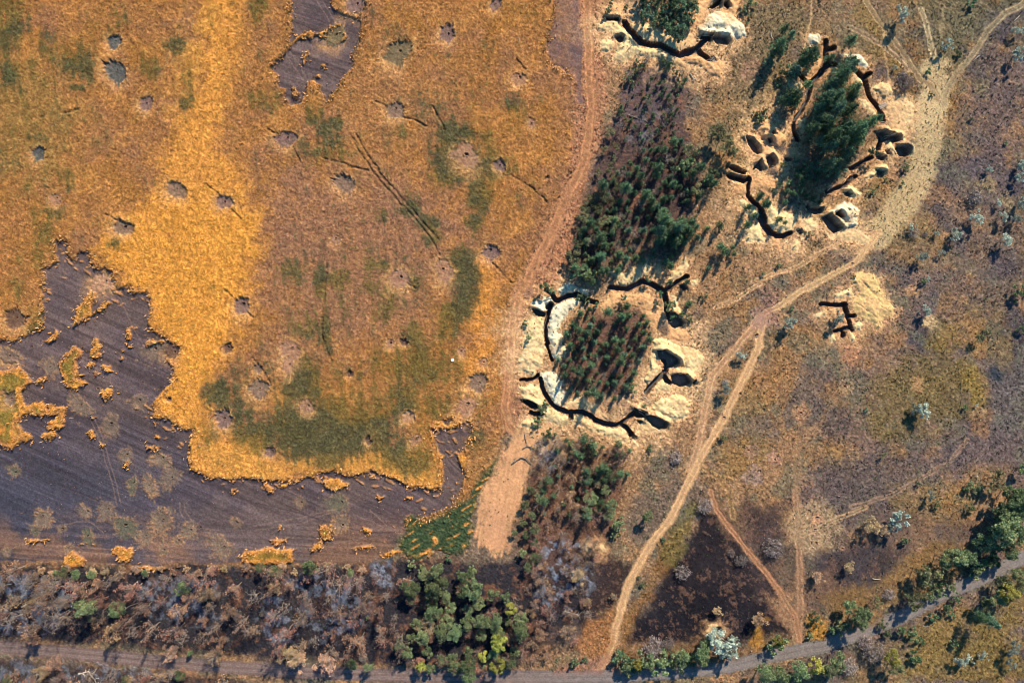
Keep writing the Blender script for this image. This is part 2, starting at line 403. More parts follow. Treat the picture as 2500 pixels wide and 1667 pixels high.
# ---- verge of lush green between the field and the sandy path
for s in ['J 1780,1470 1880,1360 1960,1240 2060,1100 2130,1060 2050,1240 1960,1400 1900,1568 1840,1568', 'N 1300,170 1380,140 1500,150 1640,110 1780,0 1930,0 1880,120 1900,240 1860,400 1740,440 1580,400 1480,500 1450,560 1390,500 1290,390 1260,330 1340,250']:
    w, d = poly(T(s), 20, 1.0)
    m = smooth(-9, 7, d + 6 * F_FINE[w] + 5 * F_SM[w])
    str_ = aniso(PX[w], PY[w], -32, 26, 5, 51) + .6 * F_SM[w]
    put(w, m, blend(alb(66, 84, 58), blend(alb(98, 98, 58), alb(224, 154, 84), smooth(.35, .8, str_)), smooth(-.1, .4, str_)))
    setv(BUMP, w, m, .6)
    H[w] = np.maximum(H[w], .4 * m)
    ID[w] = np.where(d > 0, ID_MEADOW, ID[w])
patch('J 1840,900 2100,900 2120,1040 1950,1240 1830,1240 1830,1000', alb(170, 128, 82), 20, .6)

# ---- sandy clearing south of the ring
for s, c_ in [('J 2190,760 2352,800 K 60,790 200,800 380,800 300,900 250,1000 200,1150 150,1350 110,1568 O 60,60 40,130 15,200 N 2260,250 2230,430 2100,470 1980,420 1890,240 1930,60 J 1900,1568 1960,1440 2060,1240 2150,1060 2200,900', alb(228, 172, 124)),
              ('N 1960,30 2260,40 2240,420 2120,420 1980,300', alb(216, 162, 120))]:
    w, d = poly(T(s), 50, 1.6)
    wear = aniso(PX[w], PY[w], 100, 70, 5, 53)
    d = d + 9 * F_SM[w] + 5 * F_FINE[w] + 11 * wear - 4
    m = smooth(-10, 14, d)
    put(w, m, c_ * (1 + .14 * F_SM[w] + .13 * wear)[..., None])
    setv(GRAIN, w, m, .2); setv(BUMP, w, m, .08); setv(H, w, m, .02)
    ID[w] = np.where(d > 0, ID_SAND, ID[w])

# ---- scorched black ground
SCORCH = [('O 1000,20 1344,10 P 280,240 700,240 900,300 660,420 420,500 260,560 230,620 200,640 60,660 O 1240,690 620,690 700,500 780,330 900,180', alb(84, 72, 72), 30, .6), ('K 300,1300 900,1280 O 520,200 560,420 480,560 350,700 60,790 O 60,100', alb(62, 54, 58), 22, .75),
          ('O 950,30 1030,60 1120,190 1220,310 1320,470 P 20,480 90,520 200,610 180,650 60,670 0,690 O 1240,700 1190,700 1100,690 900,690 720,690 600,690 620,600 700,510 740,420 760,340 880,210 940,130', alb(47, 42, 46), 7, 1.0),
          ('O 470,280 560,270 630,300 600,400 560,500 520,540 440,570 380,580 350,480 430,370', alb(60, 50, 52), 7, .9),
          ('O 640,590 800,450 1000,400 1250,500 1300,640 900,670 620,660', alb(36, 36, 44), 20, .8),
          ('O 1140,0 1344,0 P 130,0 140,180 120,300 60,290 O 1300,330 1230,230', alb(78, 66, 66), 16, .9),
          ('P 270,270 440,230 560,180 760,220 660,400 600,450 480,480 330,510 340,410 300,330', alb(66, 60, 64), 14, .9),
          ('P 0,300 60,320 120,420 200,500 200,570 100,510 0,440', alb(66, 56, 58), 8, .9),
          ('P 440,60 640,40 860,60 1130,80 1120,200 850,260 740,330 700,200', alb(98, 84, 82), 22, .7)]
for s, c_, soft, k in SCORCH:
    w, d = poly(T(s), 30, 1.5)
    m = k * smooth(-1.6 * soft, 1.6 * soft, d + (soft + 8) * .8 * F_SM[w] + 7 * F_MID[w] + 4 * F_FINE[w])
    br = smooth(.2, .8, F_SM[w] + .6 * F_FINE[w] + .3 * F_GRAIN[w])
    put(w, m, blend(c_ * (1 + .3 * F_MID[w][..., None]), alb(124, 94, 78), .6 * br))
    setv(BUMP, w, m, .15); setv(GRAIN, w, m, .4)
    ID[w] = np.where(d > 0, ID_SCORCH, ID[w])

# ---- floor of the belts and groves of trees
FLOOR = [('_ -140,1372 150,1380 320,1388 480,1378 620,1385 760,1380 890,1374 1000,1360 1150,1372 1260,1368 1300,1300 1330,1280 1420,1350 1440,1420 1420,1500 1330,1560 1230,1600 1050,1622 900,1622 560,1600 280,1572 -140,1548', alb(56, 54, 60), 12),
         ('_ -140,1600 280,1632 560,1650 700,1700 700,1800 -140,1800', alb(70, 62, 62), 12),
         ('_ 1320,1075 1400,1060 1500,1080 1520,1180 1490,1300 1440,1380 1300,1400 1260,1330 1285,1200', alb(122, 92, 76), 14),
         ('_ 1530,165 1680,165 1675,260 1670,330 1600,400 1440,430 1480,320 1515,260', alb(104, 88, 88), 14),
         ('_ 1480,310 1670,300 1710,390 1715,450 1680,520 1670,600 1640,620 1480,660 1395,690 1390,620 1425,520 1455,400', alb(96, 78, 74), 12),
         ('_ 1400,790 1480,745 1590,735 1602,800 1590,850 1560,930 1530,1000 1460,995 1390,960 1368,910 1385,830', alb(118, 90, 78), 12),
         ('X 560,260 760,100 960,80 1000,420 980,560 820,800 700,800 640,560 540,520', alb(104, 92, 68), 14)]
for s, c_, soft in FLOOR:
    w, d = poly(T(s), 30, 1.6)
    m = smooth(-soft, soft, d + 6 * F_FINE[w])
    put(w, m, blend(c_, alb(138, 98, 76), .7 * smooth(.05, .7, F_SM[w])))
    setv(BUMP, w, m, .35); setv(GRAIN, w, m, .42)
    ID[w] = np.where(d > 0, ID_FOREST, ID[w])
for s, k in [('M -200,600 300,640 560,640 700,760 500,1100 300,1150 -200,1050', .9), ('N 300,640 900,640 1050,900 800,1200 150,1230 0,1000 100,800', .7), ('N 1040,520 1190,500 1200,740 1050,730', 1.0), ('M 1150,700 1500,640 1900,700 2000,1000 1500,1150 1300,1000', .6),
             ('O 190,180 400,200 420,400 320,560 150,520 150,300', .9), ('K 280,960 420,900 420,1050 380,1230 310,1200', .9), ('C 1150,950 1500,920 1500,1100 1200,1250 1050,1200', .4), ('M -200,1400 900,1380 1500,1450 1500,1568 -200,1568', .5)]:
    w, d = poly(T(s), 30, 2.0)
    ash = smooth(.0, .55, fbm(PX[w], PY[w], 18, 61, 4, .7) + .18) * smooth(-12, 12, d)
    put(w, k * ash, alb(132, 140, 156))
    put(w, .6 * k * (1 - ash) * smooth(-12, 12, d), alb(70, 62, 64))

# ---- tracks worn through the grass
def track(s, width, col, k, id_=None, ruts=None, ragged=.5, soft=5):
    w, d = line(T(s), width + 20, .5)
    hw = width / 2
    m = k * smooth(hw + soft, hw - soft * .4, d + ragged * (3 * F_FINE[w] + 5 * F_SM[w]))
    put(w, m, np.asarray(col) * (1 + .08 * F_SM[w][..., None]))
    setv(BUMP, w, m, .05); setv(GRAIN, w, m, .2); setv(H, w, m, .02)
    if ruts:
        r = smooth(3.2, 1.0, np.abs(d - ruts)) * np.clip(.8 + .6 * F_SM[w], 0, 1)
        put(w, .85 * r, np.asarray(col) * 1.30)
        put(w, .35 * smooth(ruts * .5, ruts * .1, d) * np.clip(.6 + F_SM[w], 0, 1), np.asarray(col) * .66)
        setv(BUMP, w, r, .0)
        H[w] -= .10 * r
    if id_ is not None:
        ID[w] = np.where(d < hw, id_, ID[w])

DIRT = alb(190, 136, 94)
PALE = alb(214, 176, 128)
W_TRACK = '_ 1434,-100 1434,0 1436,100 1440,200 1444,270 1425,400 1403,440 1372,508 1333,592 1296,663 1271,721 1257,775 1249,831 1243,930 1234,988 1243,1033 1262,1056'
track(W_TRACK, 24, DIRT, .55, ID_TRACK, 7.5, .8, 8)
E_TRACK = 'D 1640,0 1560,330 1600,700 1560,1000 1480,1300 1400,1568 H 1350,200 1180,430 1000,650 880,820 640,950 420,1060 250,1180 100,1260'
track('D 1580,600 1560,900 1540,1100 1500,1300 1450,1500 H 1420,150 1250,380 1080,580', 58, alb(220, 192, 142), .75, None, None, 1.6, 16)
track('D 1300,950 1450,1000 1560,900', 60, alb(222, 196, 146), .8, None, None, 1.6, 18)
track('H 1100,540 880,820 640,950 420,1060 250,1180 110,1250 0,1330', 15, alb(214, 176, 128), .85, ID_TRACK, 5)
track('H 110,1250 0,1380 K 2060,10 1980,100 1780,330 1740,520 1700,700 1660,950 1600,1150', 20, alb(206, 162, 122), .6, ID_TRACK, 6, 1.0, 8)
track('H 100,1300 40,1480 K 2190,80 2100,270 2010,450 1900,680 1800,850 1700,1020 1640,1150 1500,1400 1430,1568 O 720,190 640,320 590,430 550,580 520,690 480,780 450,840', 19, alb(220, 176, 128), .9, ID_TRACK, 6)
track('D 960,-20 1080,160 1200,330 1330,500 1450,680 1540,740 1600,860', 13, alb(168, 142, 106), .7, ID_TRACK, 6, .6, 4)
track('D 2352,20 2170,130 2050,260 1920,460 1780,620 1690,760 1660,900', 15, alb(170, 150, 116), .5, ID_TRACK, 6, .7, 4)
track('D 820,230 950,290 1100,380 1250,500 1340,600', 12, alb(172, 146, 116), .5, None, 5, .8, 4)
track('D 500,-20 502,150 460,310 425,445', 4, PALE, .8, None, None, .3, 2)
track('D 1130,280 1140,500 1180,700 1205,800 1210,860', 3.5, PALE, .7, None, None, .3, 2)
track('D 1460,80 1500,200 1540,380 1570,480', 11, alb(196, 174, 134), .55, None, 5, .8, 4)
track('D 1660,40 1640,250 1590,430', 7, alb(196, 174, 134), .4, None, None, .8, 4)
track('H 1100,540 750,640 400,850 200,910 0,980 G 2200,1000 2000,1130 1800,1220', 10, alb(206, 166, 122), .45, None, 4, .8, 4)
track('P 210,-60 225,200 235,500 225,680', 16, alb(176, 136, 104), .65, None, 5, .8, 5)
track('L 760,0 780,400 560,800 380,1000 400,1568', 14, alb(176, 140, 106), .35, None, None, 1, 9)
track('O 1010,-60 1040,30 1130,160 1230,280 1300,370 P 20,300 120,420 210,560 230,680', 13, alb(178, 130, 96), .85, ID_TRACK, 4, .7, 4)
track('K 1700,1130 1840,1230 1930,1350 1960,1568', 9, alb(168, 132, 88), .3, None, 6, .3, 2)
track('L 850,1480 1200,1380 1700,1100 1860,900', 9, alb(150, 124, 104), .5, None, 4, .8, 4)
track('P 240,160 400,80 560,20', 10, alb(176, 146, 112), .5, None, 4, .5, 3)
track('H 980,200 1200,150 D 1100,1700', 1, PALE, .1)
patch('H 60,1180 130,1200 150,1290 60,1400 0,1350', alb(172, 132, 118), 18, .6)
patch('G 2230,1050 2352,1100 2352,1400 2230,1350', alb(172, 132, 116), 18, .4)

# ---- gravel road along the bottom
ROAD = '_ -140,1568 0,1578 140,1590 281,1603 421,1616 561,1628 704,1636 901,1646 1097,1650 1240,1650 1387,1652 1535,1648 1657,1640 1780,1626 1835,1612 1913,1594 2012,1576 2110,1541 2208,1502 2307,1448 2405,1408 2500,1360 2640,1290'
w, d = line(T(ROAD), 40, .15)
hw = 15.5
m = smooth(hw + 3, hw - 1.5, d + 1.6 * F_FINE[w] + 1.5 * F_SM[w])
eastw = smooth(1000, 1700, PX[w])
rc = blend(alb(132, 110, 104), alb(138, 130, 126), eastw)
along = vnoise(d / 2.2, PX[w] / 160, 71)
put(w, m, rc * (1 + .10 * along + .10 * F_SM[w])[..., None])
for o in (4.5, 8.5):
    put(w, .4 * m * smooth(2.6, .6, np.abs(d - o)), alb(164, 150, 142))
setv(BUMP, w, m, .02); setv(GRAIN, w, m, .14); setv(H, w, m, .12)
ID[w] = np.where(d < hw, ID_ROAD, ID[w])
patch('O 250,830 330,790 470,740 560,790 560,840 300,850', alb(164, 116, 96), 10, .7)
patch('O 380,600 520,540 530,640 470,760 380,760 330,720', alb(168, 116, 72), 12, .8)
patch('O 560,600 640,480 720,330 760,200 940,60 800,330 640,560 580,720', alb(148, 108, 62), 10, .7)
patch('O 760,260 800,150 900,0 950,0 900,180 830,330', alb(118, 110, 62), 8, .6)
patch('O 1190,700 1210,640 1290,580 P 30,600 60,700 0,740 O 1240,740', alb(176, 128, 62), 9, .9)
patch('P 80,470 200,440 230,640 200,660', alb(168, 130, 98), 12, .9)
patch('P 270,560 380,600 330,680 270,660', alb(190, 138, 64), 9, .9)
patch('P 330,470 640,380 900,180 1010,210 1180,220 1000,380 860,460 740,500 600,600 420,640 390,560', alb(142, 112, 72), 14, .8)
patch('O 560,720 900,700 1180,720 1240,740 1000,820 560,820', alb(128, 96, 66), 10, .6)

# pale blast circles in the grass
for cx_, cy_, r_, c_, k in [(1988, 1288, 70, (178, 150, 116), .8), (2065, 941, 18, (184, 152, 112), .7), (1958, 1008, 22, (184, 140, 104), .7), (1889, 1119, 20, (168, 128, 110), .6), (2086, 1100, 20, (164, 134, 104), .6), (2242, 936, 22, (190, 148, 104), .7), (2385, 1006, 20, (174, 142, 104), .6),
                           (1836, 1165, 30, (156, 134, 126), .6), (1832, 1105, 20, (158, 126, 108), .5), (2348, 733, 20, (158, 126, 92), .6), (2269, 783, 17, (214, 182, 134), .8), (2228, 710, 20, (196, 150, 108), .6), (2410, 452, 20, (158, 138, 106), .7), (2460, 484, 20, (158, 138, 106), .6), (1990, 1265, 12, (208, 150, 116), .8), (2303, 575, 14, (196, 150, 106), .6), (1832, 168, 28, (176, 136, 110), .6),
                           (2390, 221, 16, (140, 128, 98), .6), (1850, 780, 26, (176, 140, 124), .5), (2396, 215, 22, (138, 122, 92), .5), (2076, 862, 26, (196, 142, 106), .6), (2310, 1198, 14, (160, 132, 108), .6), (2022, 1428, 40, (140, 108, 84), .5), (2250, 1310, 35, (150, 118, 92), .5), (2110, 1310, 22, (150, 112, 84), .6)]:
    w = window(cx_ - 2 * r_, cy_ - 2 * r_, cx_ + 2 * r_, cy_ + 2 * r_)
    d = np.hypot(PX[w] - cx_ + 2 * WARPX[w], PY[w] - cy_ + 2 * WARPY[w])
    put(w, k * smooth(1.15 * r_, .65 * r_, d + .25 * r_ * F_SM[w]), alb(*c_))
# ------------------------------------------------------------------ things dug into or heaped on the land
THINGS = []

def thing(name, label, cat, group, cx_, cy_, parts=()):
    THINGS.append(dict(name=name, label=label, cat=cat, group=group, c=(cx_, cy_), parts=list(parts)))
    return 100 + 10 * (len(THINGS) - 1)

LAND = {'the upper stubble patch': (780, 120), 'the photo upper left corner': (20, 20), 'the topmost stubble finger': (150, 600), 'the wheat islands': (205, 890),
        'the golden wheat point': (400, 985), 'the wheat corner': (1070, 1185), 'the lowest wheat edge': (790, 1150), 'the greenest crop': (830, 1060),
        'the flattened wheel lines': (960, 520), 'the grey track strip': (1385, 90), 'the field track bend': (1320, 610), 'the bright wheat block': (650, 1350),
        'the left photo edge': (0, 960), 'the bottom left tree belt': (250, 1390), 'the lush green verge': (1080, 1310), 'the sandy clearing': (1240, 1200),
        'the topmost trench': (1640, 110), 'the slatted trench cover': (2155, 258), 'the square dugout mound': (2060, 530), 'the L shaped sand trench': (2065, 775), 'the dirt track junction': (1850, 790),
        'the black scorched triangle': (1720, 1440), 'the big pale blast circle': (1988, 1290), 'the mustard grass': (2280, 930), 'the gravel road end': (2480, 1370), 'the pale worn ground': (2240, 330),
        'the leftmost firing bay': (1290, 925), 'the photo upper right corner': (2480, 20), 'the right photo edge': (2495, 700), 'the photo lower right corner': (2480, 1640), 'the rightmost ring pit': (1660, 930)}
_used = {}

def where(kind, px_, py_):
    """words that single out the thing nearest to a landmark in the photograph"""
    best = sorted(LAND, key=lambda k: math.hypot(LAND[k][0] - px_, LAND[k][1] - py_))[0]
    lx, ly = LAND[best]
    dx, dy = px_ - lx, py_ - ly
    if abs(dx) < 24 and abs(dy) < 24:
        side = 'at'
    elif 'left photo edge' in best or 'corner' in best and 'photo' in best or 'right photo edge' in best:
        side = 'towards'
    elif abs(dx) > 2.2 * abs(dy):
        side = 'right of' if dx > 0 else 'left of'
    elif abs(dy) > 2.2 * abs(dx):
        side = 'below' if dy > 0 else 'above'
    else:
        side = ('below and ' if dy > 0 else 'above and ') + ('right of' if dx > 0 else 'left of')
    _used.setdefault((kind, best, side), []).append((math.hypot(dx, dy), px_, py_))
    return best, side

ORD = ['nearest', 'second nearest', 'third nearest', 'fourth nearest', 'fifth nearest', 'sixth nearest', 'seventh nearest', 'eighth nearest', 'ninth nearest', 'tenth nearest', 'eleventh nearest', 'twelfth nearest']

def labels_for(kind, spots):
    """one label each for (px, py, look): look, then the side of the nearest landmark, then the rank if others share it"""
    keys = [where(kind + lk, x_, y_) for x_, y_, lk in spots]
    out = []
    for (x_, y_, lk), (best, side) in zip(spots, keys):
        row = sorted(_used[(kind + lk, best, side)])
        if len(row) == 1:
            out.append('%s %s %s' % (lk, side, best))
        else:
            i = [k for k, r in enumerate(row) if r[1] == x_ and r[2] == y_][0]
            out.append('%s, %s one %s %s' % (lk, ORD[min(i, 11)], side, best))
    return out

# ---- shell craters: w blown into standing crop, s on the stubble, m in the meadow
CR = '''A w 1010,360,60,b 1020,625,88,b 1285,900,62,v 350,1325,58,b
E w 1540,185,80,g 1960,290,66,v 1075,520,78,g 2120,1190,72,v 150,1310,92,d 495,270,50,f 905,990,84,s
B w 885,30,80,v 720,300,82,o 1270,450,108,o 1690,285,72,v 2110,40,50,v 1240,960,76,g 290,1210,78,v 1860,1350,105,f 2310,690,56,f 2140,1440,50,v
F w 810,130,84,g 1280,960,88,f 1660,880,86,f 2070,730,72,v 1190,1520,36,f 1310,1510,38,d 720,620,40,f
J w 330,120,92,f 300,250,60,f 840,325,30,d 470,610,60,f 150,1000,48,v 1000,900,34,d 1350,690,50,s 1420,890,45,f 1860,600,88,f 1950,400,80,g 2000,220,40,f 1810,130,38,f 60,450,80,g 40,280,40,g
I w 1510,130,66,d 1990,100,42,d 1480,545,22,d 1960,710,72,v 85,170,76,g 100,540,58,g
G w 190,1090,46,f 530,1190,28,f 340,85,16,d
C w 210,1070,40,f
I s 1340,110,80,p 450,270,72,p 700,590,80,p 1220,570,60,p 1250,410,48,t 975,770,75,p 860,460,26,t 1095,1030,68,p 1400,1065,74,p 130,1180,55,o 1160,1280,56,o 1310,1300,80,p 1490,1220,85,p 270,90,44,t 50,480,38,t
M s 760,80,60,p 930,60,86,p 380,130,84,p 310,240,50,o 540,230,44,p 770,285,62,o 1090,190,95,o 1400,150,82,p 1275,290,68,p 1650,240,66,p 1745,215,34,t 1560,330,42,p 2055,175,46,p 1930,380,96,p 1420,410,46,p 60,420,40,p 600,385,40,p
J s 400,1440,46,p 750,1440,80,o
N s 760,185,70,p
L m 800,430,16,m 420,670,16,m 175,1065,18,m 880,960,14,m 45,1175,14,m
K m 2090,990,12,m 2190,1175,14,m 2025,500,12,m 1880,710,12,m 1430,1065,30,m 1715,335,12,m
P m 318,75,20,m 302,128,12,m 440,225,8,m 315,200,7,m 825,235,9,m
H m 1375,1035,18,m 860,825,10,m 285,1130,12,m 25,1455,14,m 2115,1040,12,m
D m 1525,1435,12,m
C m 1920,860,16,m 2090,600,14,m 1570,1130,14,m
G m 2150,1460,14,m 2110,745,16,m'''
LOOK = {'b': 'blue grey shell crater', 'v': 'violet grey shell crater', 'g': 'grey flattened shell crater', 'f': 'faded pink shell crater',
        'd': 'dark shell hole', 'o': 'greenish grey shell crater', 's': 'pale tan shell crater', 'p': 'straw ringed shell crater', 't': 'small bare shell hole', 'm': 'grassland shell hole'}
craters = []
t = 'A'; kd = 'w'
for wd in CR.split():
    if wd in ZO:
        t = wd
    elif wd in 'wsm' and len(wd) == 1:
        kd = wd
    else:
        ex, ey, r_, st = wd.split(',')
        q = ZS[t]
        craters.append((ZO[t][0] + float(ex) / q, ZO[t][1] + float(ey) / q, float(r_) / q, kd, st))
cl = labels_for('crater', [(c[0], c[1], LOOK[c[4]]) for c in craters])
for (ex, ey, r_, kd, st), lb in zip(craters, cl):
    grp = {'w': 'shell craters in the wheat', 's': 'shell craters on the stubble', 'm': 'shell holes in the meadow'}[kd]
    tid = thing('crater', lb, 'crater', grp, ex, ey, ['blast_ring', 'pit'])
    R_ = r_ * 2.2 + 8
    w = window(ex - R_, ey - R_, ex + R_, ey + R_)
    x, y = PX[w], PY[w]
    dx, dy = x - ex, y - ey
    r = np.hypot(dx, dy)
    ang = np.arctan2(dy, dx)
    seed = int(ex * 3 + ey)
    ca, sa = np.cos(ang), np.sin(ang)
    spike = (.5 * vnoise(ca * 2.1 + 3, sa * 2.1, seed + 2) + .42 * vnoise(ca * 5.5 + r / (r_ * 1.7), sa * 5.5 + 5, seed) + .34 * vnoise(ca * 11, sa * 11 + r / r_, seed + 1)
             + .35 * F_SM[w] + .30 * F_FINE[w])
    egg = 1 + .16 * np.cos(ang - 2.3) + rnd.uniform(-.22, .22) * np.cos(2 * (ang - rnd.uniform(0, 3.14)))
    rr = r / (r_ * egg) * (1 + .34 * spike)
    pr = max(2.2, .11 * r_ * rnd.uniform(.6, 1.3))
    ox, oy = ex + rnd.uniform(-.1, .25) * r_, ey + rnd.uniform(-.25, .1) * r_
    rp = np.hypot(x - ox + .5 * WARPX[w], ((y - oy) + .5 * WARPY[w]) * 1.3) / pr * (1 + .3 * F_FINE[w])
    streak = .7 * vnoise(ca * 8 + r / 9, sa * 8 + r / 12, seed + 3) + .5 * F_FINE[w]
    if kd == 'w':
        k = {'f': .72, 's': .9}.get(st, .92)
        col = {'b': alb(96, 102, 100), 'v': alb(138, 112, 104), 'g': alb(142, 118, 100), 'f': alb(182, 138, 112), 'd': alb(118, 92, 78), 'o': alb(122, 110, 84), 's': alb(204, 158, 122)}[st]
        m = k * smooth(1.15, .80, rr)
        ring = smooth(1.7, 1.05, rr) * (1 - m)
        put(w, .6 * ring * smooth(-.1, .5, streak + .2), alb(232, 178, 112))
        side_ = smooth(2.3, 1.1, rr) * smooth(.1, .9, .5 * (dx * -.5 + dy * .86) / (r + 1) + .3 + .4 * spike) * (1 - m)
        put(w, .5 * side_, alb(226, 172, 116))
        H[w] -= .3 * side_
        put(w, m, col * (1 + .16 * streak + .14 * F_FINE[w])[..., None])
        H[w] = H[w] * (1 - m * (.55 if st == 'f' else .9)) + .10 * m * streak
        if st != 'f':
            H[w] -= .12 * m * smooth(1, .3, rr)
        setv(BUMP, w, m, .2); setv(GRAIN, w, m, .3)
        cut = rr < 1.0
    elif kd == 's':
        rr = rr * (1 + .35 * F_SM[w] + .2 * F_FINE[w])
        soft_ = rnd.uniform(.35, 1.0)
        m = smooth(1.3, .5, rr)
        if st == 't':
            put(w, .5 * m, alb(98, 82, 82))
        else:
            base = alb(142, 122, 102) if st == 'p' else alb(118, 116, 92)
            put(w, m * .85 * (.6 + .4 * soft_), base * (1 + .15 * F_SM[w] + .1 * F_FINE[w])[..., None])
            put(w, .75 * soft_ * smooth(.45, .95, rr) * smooth(1.45, 1.0, rr) * smooth(-.3, .6, streak + .35 * spike + .1), alb(196, 150, 106))
        H[w] += .16 * smooth(1.25, .9, rr) * smooth(.3, .9, rr) * np.clip(1 + streak, 0, 2) * (.6 if st == 'p' else .4)
        setv(BUMP, w, m, .16); setv(GRAIN, w, m, .28)
        cut = rr < 1.0
    else:
        m = smooth(2.2, .7, rr)
        put(w, .55 * m, alb(186, 144, 114))
        cut = rr < 1.1
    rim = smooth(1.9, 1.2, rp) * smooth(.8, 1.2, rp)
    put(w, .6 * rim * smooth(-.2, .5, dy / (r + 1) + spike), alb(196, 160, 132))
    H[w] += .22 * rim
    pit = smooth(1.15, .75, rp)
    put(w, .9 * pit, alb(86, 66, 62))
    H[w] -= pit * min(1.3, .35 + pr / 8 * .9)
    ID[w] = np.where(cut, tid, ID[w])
    ID[w] = np.where((rp < 1.0) & cut, tid + 1, ID[w])

